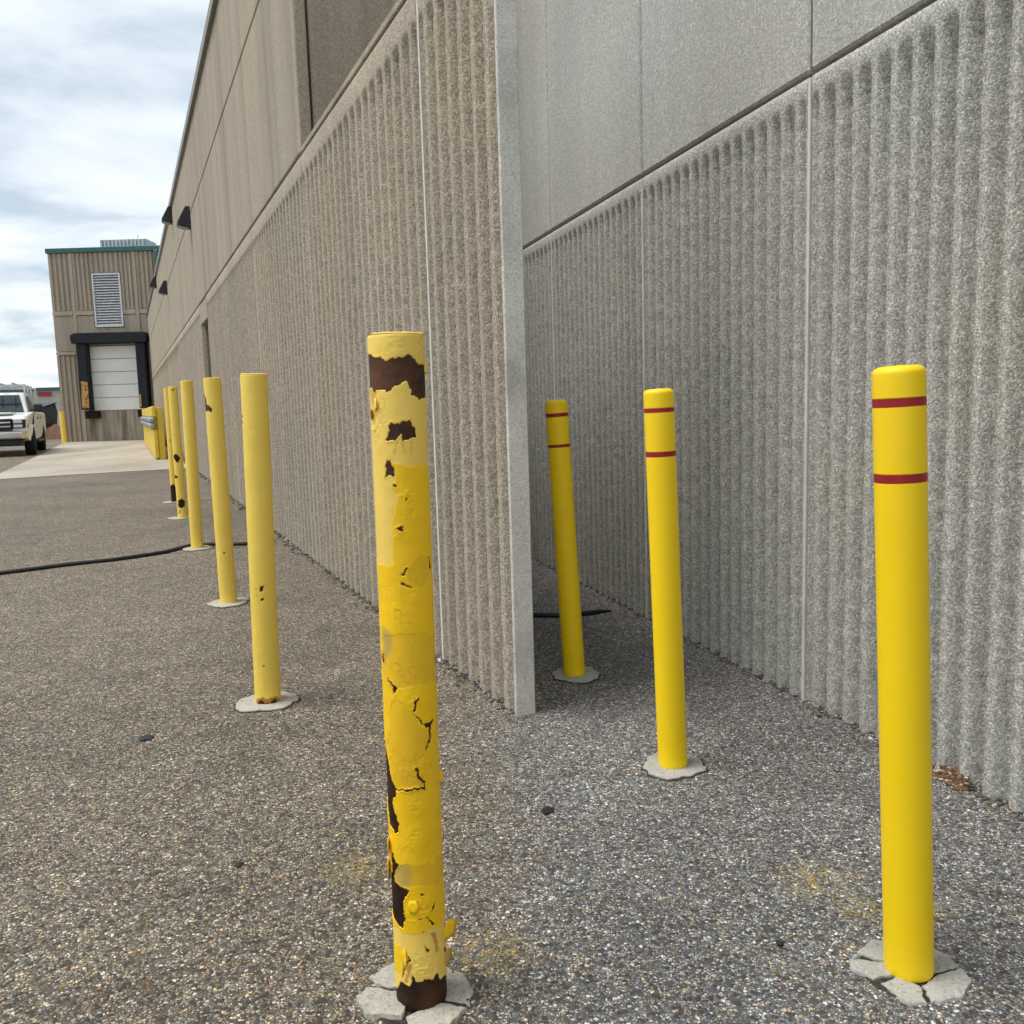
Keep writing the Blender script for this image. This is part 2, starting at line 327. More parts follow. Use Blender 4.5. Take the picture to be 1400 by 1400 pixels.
# ---- chips and coats on the worn posts: (degrees round the post, metres up it)
NEAR_H= [[(-148.3, 1.1671), (-101.2, 1.1694), (-60.2, 1.1688), (-49.7, 1.1604), (-32.6, 1.1621), (-20.3, 1.1527), (-16.4, 1.1587), (-5.5, 1.1604), (3.2, 1.1637), (11.7, 1.1621), (23.1, 1.1664), (32.5, 1.1621), (45.6, 1.1537), (55.4, 1.1503), (102.6, 1.1513), (163.4, 1.1486), (156.6, 1.0963), (98.6, 1.0946), (44.4, 1.0919), (28.9, 1.0997), (21.2, 1.1133), (18.5, 1.1217), (5.2, 1.1166), (-7.8, 1.1116), (-19.2, 1.1031), (-33.1, 1.1082), (-49.1, 1.1065), (-52.3, 1.0997), (-66.1, 1.1116), (-108.1, 1.1133), (-155.0, 1.1116)], [(-18.5, 1.0545), (-7.7, 1.0531), (1.0, 1.0555), (21.2, 1.06), (26.2, 1.0487), (36.9, 1.0436), (35.0, 1.0299), (6.4, 1.0258), (1.3, 1.035), (-10.0, 1.0223), (-31.3, 1.0264), (-23.3, 1.0401)], [(-29.6, 0.9948), (-21.2, 0.992), (-14.3, 0.98), (-13.6, 0.9661), (-23.9, 0.9678), (-33.9, 0.9626), (-33.8, 0.9817)], [(-16.9, 0.9533), (-10.0, 0.9512), (-11.1, 0.947), (-16.3, 0.9484)], [(4.9, 0.931), (10.4, 0.9296), (8.5, 0.9268), (4.3, 0.9275)], [(-19.3, 0.8799), (-0.3, 0.8848), (1.8, 0.8736), (-7.7, 0.8729)], [(-9.5, 0.7992), (3.7, 0.8134), (7.5, 0.8116), (-5.3, 0.7963)], [(-9.2, 0.7874), (-1.5, 0.7856), (14.8, 0.7785), (12.0, 0.7763), (-8.6, 0.7821)], [(58.3, 0.8283), (65.5, 0.8276), (72.3, 0.8028), (64.1, 0.802)], [(-69.6, 0.66), (-58.8, 0.6613), (-65.7, 0.6394), (-75.1, 0.6422)], [(-55.2, 0.6188), (-47.4, 0.6169), (-27.9, 0.605), (-29.2, 0.5954), (-35.8, 0.5912), (-37.1, 0.6036)], [(32.0, 0.5981), (17.1, 0.5801), (8.0, 0.5599), (2.6, 0.5607), (10.2, 0.5801), (24.0, 0.5898)], [(1.9, 0.5607), (8.5, 0.5565), (27.4, 0.5404), (46.3, 0.5365), (55.7, 0.5418), (46.7, 0.5273), (32.7, 0.5292), (21.0, 0.5393)], [(41.2, 0.5287), (47.8, 0.5287), (44.8, 0.5091), (32.4, 0.4894), (28.9, 0.4908), (38.4, 0.5091)], [(2.5, 0.4627), (7.7, 0.4632), (14.6, 0.4457), (28.1, 0.4315), (25.9, 0.4159), (21.7, 0.4173), (21.9, 0.4287), (10.2, 0.4429)], [(-43.5, 0.421), (-8.0, 0.4244), (2.6, 0.4273), (23.9, 0.4227), (23.0, 0.4193), (2.3, 0.421), (-41.4, 0.4173)], [(-139.3, 0.4979), (-73.0, 0.5007), (-62.1, 0.4669), (-56.5, 0.4443), (-39.9, 0.4187), (-39.6, 0.4116), (-53.6, 0.3959), (-156.8, 0.3959)], [(-121.8, 0.4282), (-37.4, 0.4239), (-48.4, 0.4053), (-52.2, 0.3938), (-45.7, 0.3765), (-35.3, 0.3592), (-38.8, 0.3419), (-49.1, 0.3366), (-68.4, 0.3491), (-91.7, 0.3881), (-127.6, 0.3938)], [(-71.0, 0.2997), (-57.8, 0.2982), (-49.5, 0.2842), (-38.6, 0.2816), (-50.6, 0.2719), (-58.2, 0.2469), (-18.4, 0.2381), (-23.1, 0.2248), (-35.3, 0.213), (-31.6, 0.1893), (-30.2, 0.1774), (-38.0, 0.1625), (-54.1, 0.1649), (-93.6, 0.1774), (-145.2, 0.1893), (-134.4, 0.2484), (-68.7, 0.2602)], [(5.6, 0.2331), (12.1, 0.2307), (12.7, 0.2263), (7.3, 0.223)], [(20.8, 0.1922), (30.5, 0.1967), (35.4, 0.2065), (39.4, 0.2035), (37.2, 0.1952), (28.9, 0.1902)], [(16.6, 0.1857), (23.1, 0.1816), (39.9, 0.164), (29.9, 0.1649), (27.6, 0.1696), (19.7, 0.1774)], [(6.8, 0.1631), (10.5, 0.1619), (16.0, 0.155), (11.4, 0.1559)], [(8.6, 0.1371), (13.9, 0.1272), (21.3, 0.1236), (20.1, 0.1155), (11.7, 0.1206), (6.7, 0.1296)], [(-0.4, 0.1848), (5.1, 0.1839), (3.8, 0.1804), (-1.3, 0.1816)], [(60.4, 0.1062), (110.6, 0.1092), (117.5, 0.0941), (71.7, 0.0941)], [(-29.7, 0.1122), (-19.2, 0.1056), (-26.2, 0.0995), (-36.7, 0.0905), (-40.6, 0.0648), (-45.0, 0.0633), (-42.6, 0.092), (-27.7, 0.1026)], [(-188.5, 0.0693), (-98.4, 0.0648), (-91.4, 0.0354), (-64.8, 0.0375), (-51.4, 0.0572), (-38.8, 0.0557), (-26.5, 0.0542), (-18.4, 0.0778), (-10.3, 0.0648), (9.2, 0.0678), (25.3, 0.0639), (37.0, 0.073), (46.5, 0.0572), (93.6, 0.0466), (114.4, 0.0527), (195.8, 0.0572), (192.2, -0.016), (-206.4, -0.016)]]
NEAR_BRIGHT= [[(-11.3, 0.9955), (-4.8, 0.9972), (23.2, 0.9903), (67.8, 0.9789), (186.1, 0.9713), (160.3, 0.7094), (-200.5, 0.7094), (-183.8, 0.817), (-91.0, 0.8188), (-25.0, 0.8152), (-17.5, 0.8524)], [(-137.2, 0.7885), (167.3, 0.7885), (133.0, 0.3673), (-134.3, 0.3673), (-92.8, 0.5091), (-76.2, 0.7022), (-95.5, 0.7831)], [(-194.9, 0.4282), (215.0, 0.4282), (201.0, 0.1595), (102.0, 0.1505), (-20.9, 0.1595), (-77.4, 0.1625), (-249.1, 0.1595)], [(-117.9, 0.1236), (-32.0, 0.1176), (-45.6, 0.0693), (-127.3, 0.0724)]]
NEAR_MUST= [[(-31.9, 0.5898), (3.5, 0.5593), (25.4, 0.5398), (45.8, 0.5287), (42.4, 0.5091), (26.5, 0.481), (4.2, 0.4627), (12.1, 0.4443), (24.2, 0.4301), (23.8, 0.4216), (2.4, 0.4244), (-43.7, 0.4187), (-56.9, 0.4528), (-66.5, 0.4922), (-53.1, 0.551), (-46.4, 0.5677)], [(-66.4, 0.7117), (-49.2, 0.7049), (4.8, 0.6962), (158.3, 0.6886), (151.3, 0.605), (0.6, 0.605), (-27.0, 0.6064), (-49.7, 0.6188), (-66.1, 0.6422), (-65.7, 0.675)], [(31.9, 0.8305), (60.0, 0.8294), (67.3, 0.8028), (52.6, 0.7813), (26.7, 0.7749), (0.2, 0.7849), (-1.1, 0.8028), (14.8, 0.817)], [(-48.4, 0.2836), (-13.9, 0.2865), (207.5, 0.288), (205.4, 0.2484), (47.8, 0.2366), (-16.3, 0.241), (-51.7, 0.2484)]]
NEAR_GREY= [[(-49.7, 0.2821), (-14.0, 0.2836), (-9.7, 0.2602), (-18.2, 0.241), (-54.8, 0.2484)], [(-65.0, 0.7103), (-36.8, 0.7022), (-34.8, 0.6695), (-62.3, 0.6422), (-64.1, 0.675)]]
B2_H= [[(-173.0, 1.1886), (-95.7, 1.1937), (-100.8, 1.1223), (-115.1, 1.1172), (-125.8, 1.1376), (-177.3, 1.1581)], [(-189.0, 1.0762), (-96.2, 1.071), (-64.0, 1.0659), (-77.6, 1.0556), (-104.3, 1.0504), (-193.5, 1.0453)], [(-99.7, 1.0463), (-66.8, 1.0443), (-76.3, 1.0371), (-102.6, 1.0381)], [(-15.9, 0.4476), (1.4, 0.455), (5.6, 0.4488), (-2.8, 0.4328), (-16.8, 0.4303)], [(-15.0, 0.4074), (-1.0, 0.4105), (4.7, 0.4031), (-4.9, 0.3944), (-15.5, 0.3982)], [(-36.5, 0.4426), (-29.2, 0.4445), (-27.9, 0.4377), (-35.1, 0.4365)], [(-16.4, 0.1558), (-5.2, 0.1584), (-7.2, 0.1495), (-15.2, 0.1483)], [(-65.0, 0.0024), (-46.6, 0.0049), (-35.3, -0.0104), (-15.8, -0.0065), (-2.2, -0.018), (8.0, -0.004), (24.5, -0.0014), (34.5, -0.0168), (36.7, -0.0744), (-98.0, -0.0744)], [(-30.9, 0.4179), (-24.0, 0.4186), (-25.9, 0.4142), (-31.1, 0.4148)]]
B3_H= [[(-124.8, 1.2237), (-94.4, 1.2062), (-61.4, 1.168), (-52.6, 1.1322), (-10.6, 1.1026), (-20.9, 1.0739), (-40.6, 1.0899), (-93.3, 1.0803), (-104.8, 1.1202), (-136.5, 1.176)], [(-13.0, 0.3022), (1.4, 0.3041), (0.4, 0.2927), (-11.6, 0.2908)], [(-117.6, 0.4878), (-90.1, 0.4796), (-92.7, 0.4466), (-131.7, 0.43)]]
B4_H= [[(-10.4, 0.1924), (1.7, 0.1948), (3.5, 0.1806), (-8.5, 0.1795)], [(39.4, 0.0769), (57.3, 0.0769), (50.4, 0.0627), (38.0, 0.0627)]]
B5_H= [[(-40.1, 0.6744), (-1.3, 0.6669), (27.9, 0.6218), (-10.7, 0.5721), (-48.9, 0.6113), (-74.4, 0.6444)], [(-93.1, 0.456), (-29.9, 0.4485), (-15.2, 0.4303), (-49.1, 0.4152), (-109.7, 0.4303)], [(-41.8, 0.1937), (11.3, 0.2089), (50.9, 0.1755), (38.8, 0.1267), (-8.8, 0.1023), (-57.0, 0.1328)], [(-11.7, 1.3323), (21.1, 1.3293), (15.2, 1.3116), (-11.6, 1.3146)], [(-35.9, 0.084), (-9.4, 0.0962), (-30.3, 0.0535), (-58.5, 0.0459)]]
B6_H= [[(-133.5, 0.1892), (-1.6, 0.2341), (17.5, 0.1892), (50.7, 0.1352), (29.7, -0.0452), (-188.4, -0.0452)], [(-21.6, 0.7786), (5.6, 0.7715), (-5.4, 0.7502), (-23.6, 0.7573)]]
NEAR_STAIN= [[(25.1, 0.152), (36.5, 0.152), (43.5, 0.1146), (38.3, 0.111)], [(-24.7, 0.0965), (-18.4, 0.098), (-26.0, 0.0754), (-33.9, 0.0572), (-38.6, 0.0587)], [(-9.0, 1.0247), (-4.7, 1.0264), (-10.1, 1.0031), (-14.5, 1.0017)], [(4.7, 1.0258), (8.1, 1.0264), (11.3, 1.0041), (8.7, 1.0031)], [(19.5, 1.0271), (22.3, 1.0275), (26.6, 1.0017), (23.7, 1.0007)], [(-81.3, 1.1116), (-46.7, 1.1133), (-50.5, 1.0879), (-70.0, 1.0811)]]

# ------------------------------------------------------------------ the ground
ground = quads_obj('ground', [(-400, -60, 0), (260, -60, 0), (260, 600, 0), (-400, 600, 0)], [(0, 1, 2, 3)], M_ASPH, smooth=False)
tag(ground, kind='structure', label='speckled exposed aggregate asphalt of the loading yard')

# ------------------------------------------------------------------ walls
class Frame:
    def __init__(s, p, d):
        s.p = Vector((p[0], p[1], 0)); s.d = Vector((d[0], d[1], 0)).normalized(); s.n = Vector((-s.d.y, s.d.x, 0))
    def at(s, u, z, h=0.0): return s.p + s.d * u + s.n * h + Vector((0, 0, z))
    def arr(s, U, Z, Hh):
        return np.stack([s.p.x + s.d.x * U + s.n.x * Hh, s.p.y + s.d.y * U + s.n.y * Hh, Z], -1)
F1 = Frame((-0.3524, 3.7507), (-0.39817, 0.91731))       # the long tan wall with the worn posts
F2 = Frame((1.2399, 2.2469), (-0.27567, 0.96125))        # the grey wall with the sleeved posts

def ribbed_panel(fr, u0, u1, z0, zr, z1, pitch, depth, mat, parent, per=10, dz=0.02, seed=1, margin=0.035, ragged=0.0028, name='ribbed_panel', back=0.045):
    w = u1 - u0; nr = max(1, round((w - 2 * margin) / pitch)); pu = (w - 2 * margin) / nr
    U = np.concatenate([[u0, u0 + 0.012], np.linspace(u0 + margin, u1 - margin, nr * per + 1), [u1 - 0.012, u1]])
    nzv = max(3, int((zr - z0) / dz) + 1)
    Z = np.concatenate([np.linspace(z0, zr, nzv), [zr + 0.03, zr + 0.05, z1 - 0.02, z1]])
    UU, ZZ = np.meshgrid(U, Z)
    wob = vnoise(UU * 7 + seed * 13, ZZ * 9, seed) * 0.015 + vnoise(UU * 19, ZZ * 31, seed + 5) * 0.03
    ph = (UU - u0 - margin) / pu + wob * 0.5
    prof = np.clip((0.5 + 0.5 * np.cos(2 * np.pi * (ph - 0.5)) - 0.42) / 0.28, 0, 1); prof = prof * prof * (3 - 2 * prof)
    inm = (UU > u0 + margin - 1e-6) & (UU < u1 - margin + 1e-6)
    prof = np.where(inm, prof, 0.97)
    Hh = depth * (prof - 1.0)
    Hh += ragged * (vnoise(UU * 64, ZZ * 66, seed + 9) * 0.6 + vnoise(UU * 23, ZZ * 27, seed + 2) * 0.3) * (0.35 + prof)
    flat = ZZ > zr + 0.001
    Hh = np.where(flat, 0.003 + 0.0 * Hh, Hh)
    Hh = np.where((ZZ > zr - 0.03) & ~flat, Hh * 0.7, Hh)
    # arrised borders
    bd = (UU <= u0 + 1e-6) | (UU >= u1 - 1e-6) | (ZZ >= z1 - 1e-6)
    Hh = np.where(bd, Hh - 0.008, Hh)
    V = fr.arr(UU, ZZ, Hh).reshape(-1, 3); nu, nz_ = len(U), len(Z)
    idx = np.arange(nu * nz_).reshape(nz_, nu)
    Q = np.stack([idx[:-1, :-1], idx[:-1, 1:], idx[1:, 1:], idx[1:, :-1]], -1).reshape(-1, 4)[:, ::-1]
    # skirt to the back
    ring = np.concatenate([idx[0, :], idx[1:, -1], idx[-1, -2::-1], idx[-2:0:-1, 0]])
    Ur = UU.ravel()[ring]; Zr = ZZ.ravel()[ring]
    Vb = fr.arr(Ur, Zr, np.full(len(ring), -back - depth)); nb = len(V); k = len(ring)
    V = np.concatenate([V, Vb]); j = np.arange(k); j2 = (j + 1) % k
    Q = np.concatenate([Q, np.stack([ring[j], ring[j2], nb + j2, nb + j], -1)])
    return quads_obj(name, V, Q, mat, parent)
def plain_panel(fr, u0, u1, z0, z1, mat, parent, h=0.0, back=0.08, name='wall_panel', bev=0.008):
    bm = bmesh.new(); add_box(bm, u0, u1, -back, h, z0, z1, bev, 1)
    Mx = Matrix(((fr.d.x, fr.n.x, 0, fr.p.x), (fr.d.y, fr.n.y, 0, fr.p.y), (0, 0, 1, 0), (0, 0, 0, 1)))
    bmesh.ops.transform(bm, matrix=Mx, verts=bm.verts)
    return bm_obj(name, bm, mat, parent)
def strip(fr, u0, u1, z0, z1, h0, h1, mat, parent, name): return plain_panel(fr, u0, u1, z0, z1, mat, parent, h1, -h0, name, 0)

ZJ, ZR, ZL, ZTOP = 2.72, 2.56, 4.17, 5.25
# --- long tan warehouse wall
wh = tag(empty('warehouse', F1.at(4, 0)), 'long tan ribbed concrete warehouse wall running back behind the worn posts', 'building')
WINV = Matrix.Translation(-Vector(wh.location))
def under(o, root):           # keep world coordinates of parts built in world space
    o.parent = root; o.matrix_parent_inverse = Matrix.Translation(-Vector(root.location)); return o
seams1 = [2.37 + 2.44 * k for k in range(16)]           # 2.37 .. 38.97
U_END = 37.05
DOOR_U0, DOOR_U1, DOOR_Z = 9.72, 10.92, 2.42
for k in range(len(seams1) - 1):
    a, b = seams1[k] + 0.008, min(seams1[k + 1] - 0.008, U_END)
    if b - a < 0.1: continue
    per, dz = (12, 0.022) if k < 3 else ((6, 0.05) if k < 6 else (4, 0.3))
    if k == 3:      # the bay with the recessed doorway: panel cut round it
        under(ribbed_panel(F1, a, DOOR_U0, -0.04, ZR, ZJ, 0.136, 0.058, M_WALL1, None, 6, 0.05, 40), wh)
        under(ribbed_panel(F1, DOOR_U1, b, -0.04, ZR, ZJ, 0.136, 0.058, M_WALL1, None, 6, 0.05, 41), wh)
        under(plain_panel(F1, DOOR_U0 + 0.004, DOOR_U1 - 0.004, DOOR_Z, ZJ, M_SMOOTH1, None, -0.004, name='lintel'), wh)
        dr = under(plain_panel(F1, DOOR_U0 + 0.01, DOOR_U1 - 0.01, 0.02, DOOR_Z - 0.01, plain('grey_door_paint', (0.20, 0.215, 0.22), 0.5), None, -0.40, 0.46, 'door'), wh)
        hd = under(strip(F1, DOOR_U0 + 0.10, DOOR_U0 + 0.13, 0.95, 1.10, -0.40, -0.34, plain('door_handle_steel', (0.4, 0.4, 0.4), 0.35, 0.5, 1.0), None, 'door_handle'), wh)
    else:
        under(ribbed_panel(F1, a, b, -0.04, ZR, ZJ, 0.136, 0.058, M_WALL1, None, per, dz, 3 + k), wh)
    under(plain_panel(F1, a, b, ZJ + 0.022, ZL, M_SMOOTH1, None, 0.0, name='upper_panel'), wh)
    under(plain_panel(F1, a, b, ZL + 0.022, ZTOP - 0.06, M_SMOOTH1, None, 0.0, name='parapet_panel'), wh)
for k, u in enumerate(seams1[:-1]):
    if k == 0: continue
    under(strip(F1, u - 0.009, u + 0.009, 0.0, ZJ - 0.01, -0.05, -0.004, M_CAULK, None, 'sealant_joint'), wh)
def poly_prism_z(name, pts, z0, z1, mat, root):
    bm = bmesh.new(); lo = [bm.verts.new((p[0], p[1], z0)) for p in pts]; hi = [bm.verts.new((p[0], p[1], z1)) for p in pts]
    bm.faces.new(lo[::-1]); bm.faces.new(hi); n = len(pts)
    for i in range(n): bm.faces.new((lo[i], lo[(i + 1) % n], hi[(i + 1) % n], hi[i]))
    return under(bm_obj(name, bm, mat), root)
def fp(fr, u, h): v = fr.at(u, 0, h); return (v.x, v.y)
NE = 4.62                       # where the grey wall meets the back of the recess (along F2)
under(plain_panel(F1, 2.372, 2.3775, 0, ZJ, M_SMOOTH1, None, -0.012, 0.1, 'panel_edge', 0), wh)
poly_prism_z('wall_core', [fp(F1, 2.50, -0.07), fp(F1, DOOR_U0, -0.07), fp(F1, DOOR_U0, -0.62), fp(F1, DOOR_U1, -0.62), fp(F1, DOOR_U1, -0.07), fp(F1, U_END, -0.07), fp(F1, U_END, -16), (3.2, 34.0), fp(F2, NE + 0.30, -0.10), fp(F1, 2.50, -0.16)], -0.05, DOOR_Z + 0.1, M_CORE, wh)
poly_prism_z('upper_core', [fp(F1, 2.50, -0.06), fp(F1, U_END, -0.06), fp(F1, U_END, -16), (3.2, 34.0), fp(F2, NE + 0.30, -0.10), fp(F1, 2.50, -0.16)], DOOR_Z + 0.1, ZTOP - 0.10, M_CORE, wh)
M_COPE = plain('grey_coping_metal', (0.23, 0.22, 0.20), 0.5, 0.5, 0.3)
under(strip(F1, 2.30, U_END + 0.02, ZTOP - 0.06, ZTOP + 0.05, -0.34, 0.045, M_COPE, None, 'roof_coping'), wh)
# return wall at the back of the recess
pA, pB = F1.at(2.378, 0), F2.at(NE, 0)
FR = Frame((pB.x, pB.y), ((pA - pB).x, (pA - pB).y)); LR = (pA - pB).length
FR.n = Vector((FR.d.y, -FR.d.x, 0)) if FR.n.y > 0 else FR.n
under(plain_panel(FR, 0.01, LR - 0.10, 0, ZJ, M_BOUNCE, None, 0, 0.07, 'return_panel'), wh)
under(plain_panel(FR, 0.01, LR - 0.10, ZJ + 0.022, ZL, M_SMOOTH1, None, 0, 0.07, 'return_panel'), wh)
under(plain_panel(FR, 0.01, LR - 0.10, ZL + 0.022, ZTOP + 0.04, M_SMOOTH1, None, 0, 0.07, 'return_panel'), wh)

# --- free-standing screen wall closing the recess
U_S = -0.865; TH = 0.068; ZW, ZN = ZJ - 0.002, ZJ - 0.002
scr = tag(empty('screen_wall', F1.at(0.8, 0)), 'tan ribbed concrete screen wall with pale end face, beside the peeling post', 'wall')
under(ribbed_panel(F1, U_S, -0.105, -0.04, ZR, ZW, 0.128, 0.048, M_WALL1, None, 12, 0.014, 71, 0.02, 0.0028, back=0.004), scr)
under(ribbed_panel(F1, -0.088, 2.362, -0.04, ZR, ZW, 0.136, 0.050, M_WALL1, None, 12, 0.016, 72, 0.03, 0.0028, back=0.003), scr)
under(strip(F1, -0.105, -0.088, 0.0, ZW - 0.01, -0.05, 0.0005, M_CAULK, None, 'sealant_joint'), scr)
under(plain_panel(F1, U_S + 0.02, 2.37, -0.03, ZW - 0.004, M_BOUNCE, None, -0.056, TH, 'back_panel', 0.0), scr)
under(plain_panel(F1, U_S - 0.014, U_S - 0.002, -0.02, ZW + 0.002, M_WHITEEND, None, 0.004, TH + 0.004, 'end_face', 0.004), scr)
under(plain_panel(F1, U_S - 0.022, 2.36, ZW + 0.006, ZW + 0.045, M_SMOOTH1, None, 0.004, TH + 0.006, 'wall_coping', 0.006), scr)

# --- grey wall with the sleeved posts
ZJ2, ZR2, ZA = 2.115, 2.02, 4.65
gw = tag(empty('annex', F2.at(0.8, 0)), 'grey ribbed concrete wall behind the red banded posts', 'building')
seams2 = [-4.47 + 1.32 * k for k in range(7)] + [NE + 0.12]     # .. 0.81, 2.13, 3.45, end
seams2[4] = 0.81; seams2[5] = 2.12; seams2[6] = 3.45
for k in range(len(seams2) - 1):
    a, b = seams2[k] + 0.007, seams2[k + 1] - 0.007
    fine = k >= 2
    under(ribbed_panel(F2, a, b, -0.04, ZR2, ZJ2, 0.0825, 0.042, M_WALL2, None, 12 if fine else 5, 0.011 if fine else 0.1, 90 + k, 0.018, 0.0026), gw)
    under(plain_panel(F2, a, b, ZJ2 + 0.016, ZA - 0.06, M_SMOOTH2, None, 0.0, name='upper_panel'), gw)
for u in seams2[1:-1]:
    under(strip(F2, u - 0.0068, u + 0.0068, 0.0, ZJ2 - 0.01, -0.05, -0.0005, M_CAULK, None, 'sealant_joint'), gw)
poly_prism_z('wall_core', [fp(F2, -4.46, -0.06), fp(F2, NE + 0.30, -0.06), fp(F2, NE + 0.3, -6), fp(F2, -4.46, -6)], -0.05, ZA - 0.08, M_CORE, gw)
under(strip(F2, -4.5, NE + 0.1, ZA - 0.06, ZA + 0.05, -0.34, 0.045, M_COPE, None, 'roof_coping'), gw)

# --- wall lights on the tan wall
M_BLACK = plain('black_lamp_housing', (0.018, 0.018, 0.020), 0.45, 0.5)
M_LENS = plain('lamp_glass', (0.30, 0.31, 0.30), 0.15, 0.6)
def wall_light(u, z, label):
    p = F1.at(u, z); o = tag(empty('wall_light', p), label, 'light', 'wall lights on the warehouse')
    bm = bmesh.new()
    prof = [(0.0, 0.19), (0.07, 0.19), (0.20, -0.05), (0.20, -0.10), (0.03, -0.13), (0.0, -0.13)]
    for s in (-0.11, 0.11): [bm.verts.new(F1.d * s + F1.n * a + Vector((0, 0, b))) for a, b in prof]
    bm.verts.ensure_lookup_table(); v = bm.verts; n = len(prof)
    bm.faces.new([v[i] for i in range(n)]); bm.faces.new([v[n + i] for i in range(n)][::-1])
    for i in range(n): bm.faces.new((v[i], v[(i + 1) % n], v[n + (i + 1) % n], v[n + i]))
    bmesh.ops.bevel(bm, geom=list(bm.edges), offset=0.008, segments=1, affect='EDGES')
    bm_obj('housing', bm, M_BLACK, o)
    bm = bmesh.new(); vs = [bm.verts.new(F1.d * s + F1.n * a + Vector((0, 0, b))) for s, a, b in ((-0.09, 0.19, -0.104), (0.09, 0.19, -0.104), (0.09, 0.05, -0.133), (-0.09, 0.05, -0.133))]
    bm.faces.new(vs); g = bmesh.ops.extrude_face_region(bm, geom=list(bm.faces)); [setattr(q, 'co', q.co + Vector((0, 0, -0.012))) for q in g['geom'] if isinstance(q, bmesh.types.BMVert)]
    bm_obj('lens', bm, M_LENS, o)
wall_light(11.5, 4.10, 'largest black wedge wall light, on the joint above the recessed doorway')
wall_light(19.8, 4.10, 'lower small black wall light on the joint near the loading dock')
wall_light(15.9, 5.02, 'black wall light high under the roof edge of the tan wall')
wall_light(25.6, 5.00, 'tiny black wall light at the far end beside the green gutter')

# ------------------------------------------------------------------ loading dock building
YD = 37.85; XL, XR, ZT = -19.12, -13.9, 8.08
dk = tag(empty('loading_dock', (-17, YD, 0)), 'tall tan loading dock block with white door and louvre vent', 'building')
FD = Frame((XL, YD), (1, 0)); FD.n = Vector((0, -1, 0))
def FDx(x): return x - XL
def dpan(x0, x1, z0, z1, ribs, name='facade_panel', mat=None, h=0.0):
    if ribs:
        bm = bmesh.new(); w = x1 - x0; n = max(1, round(w / 0.20)); pu = w / n
        pts = []
        for i in range(n):
            a = x0 + i * pu
            pts += [(a, 0.0), (a + pu * 0.50, 0.0), (a + pu * 0.60, 0.055), (a + pu * 0.90, 0.055)]
        pts += [(x1, 0.0), (x1, 0.12), (x0, 0.12)]
        lo = [bm.verts.new((x, YD + d, z0)) for x, d in pts]; hi = [bm.verts.new((x, YD + d, z1)) for x, d in pts]
        bm.faces.new(lo); bm.faces.new(hi[::-1])
        for i in range(len(pts)): bm.faces.new((lo[i], lo[(i + 1) % len(pts)], hi[(i + 1) % len(pts)], hi[i]))
        return under(bm_obj(name, bm, mat or M_DOCK), dk)
    return under(box(name, x0, x1, YD - h, YD + 0.12, z0, z1, mat or M_DOCK, None, 0.006), dk)
cols = [(XL, -18.28), (-18.12, -15.62), (-15.46, XR)]
DX0, DX1, DZ0, DZ1 = -17.74, -15.56, 1.30, 4.02        # door opening
LX0, LX1, LZ0, LZ1 = -17.36, -16.16, 4.80, 7.02        # louvre
for i, (a, b) in enumerate(cols):
    if i == 1:
        dpan(a, LX0 - 0.03, 5.52, ZT - 0.2, True); dpan(LX1 + 0.03, b, 5.52, ZT - 0.2, True); dpan(LX0 - 0.03, LX1 + 0.03, LZ1 + 0.03, ZT - 0.2, True)
        dpan(a, LX0 - 0.03, 4.12, 5.30, False); dpan(LX1 + 0.03, b, 4.12, 5.30, False); dpan(LX0 - 0.03, LX1 + 0.03, 4.12, LZ0 - 0.03, False)
        dpan(a, LX0 - 0.03, 5.32, 5.50, False, 'string_course', M_SMOOTH1, 0.03); dpan(LX1 + 0.03, b, 5.32, 5.50, False, 'string_course', M_SMOOTH1, 0.03)
    else:
        dpan(a, b, 5.52, ZT - 0.2, True); dpan(a, b, 3.84, 5.30, False); dpan(a, b, 5.32, 5.50, False, 'string_course', M_SMOOTH1, 0.03)
        dpan(a, b, 3.68, 3.82, False, 'string_course', M_SMOOTH1, 0.03); dpan(a, b, 0.0, 3.66, True)
for x in (-18.20, -15.54): dpan(x - 0.07, x + 0.07, 0.0, ZT - 0.2, False, 'pilaster_strip', M_SMOOTH1, 0.022)
def stained():
    t = NT('stained_dock_face', 0.9, 0.2)
    st = t.noise(1.0, 6, 0.65, t.mapping((4.0, 4.0, 0.35)))
    c = t.ramp(st, [(0.25, (0.07, 0.055, 0.042)), (0.47, (0.25, 0.215, 0.165)), (0.66, (0.40, 0.36, 0.29))])
    r = t.ramp(t.noise(1.0, 5, 0.6, t.mapping((7.0, 7.0, 0.25), (3, 0, 0))), [(0.54, 0.0), (0.64, 0.85)])
    c = t.mix(r, c, (0.16, 0.075, 0.04)); t.col(c); t.bump(t.noise(60, 4), 0.4, 0.004); return t.m
dpan(-18.12, -15.62, 0.0, DZ0 - 0.004, False, 'dock_face', stained(), 0.0)
dpan(-18.12, DX0 - 0.01, DZ0, 4.10, False); dpan(-15.555, -15.50, DZ0, 4.10, False, 'door_jamb'); dpan(DX0 - 0.008, -15.56, DZ1 + 0.02, 4.10, False, 'door_header')
under(box('wall_core', XL + 0.01, XR, YD + 0.36, YD + 11, 0, ZT - 0.2, M_CORE), dk)
for nm, a, b in (('core_strip', XL + 0.01, DX0 - 0.05), ('core_strip', DX1 + 0.05, XR)): under(box(nm, a, b, YD + 0.124, YD + 0.35, 0, ZT - 0.22, M_CORE), dk)
M_GREEN = plain('green_coping_metal', (0.035, 0.115, 0.100), 0.45, 0.5, 0.2)
under(box('roof_coping', XL - 0.06, XR + 0.1, YD - 0.07, YD + 11.1, ZT - 0.196, ZT, M_GREEN, None, 0.01), dk)
under(box('gutter_pipe', -14.62, -14.46, YD - 0.17, YD - 0.01, 4.6, ZT - 0.2, M_GREEN, None, 0.02), dk)
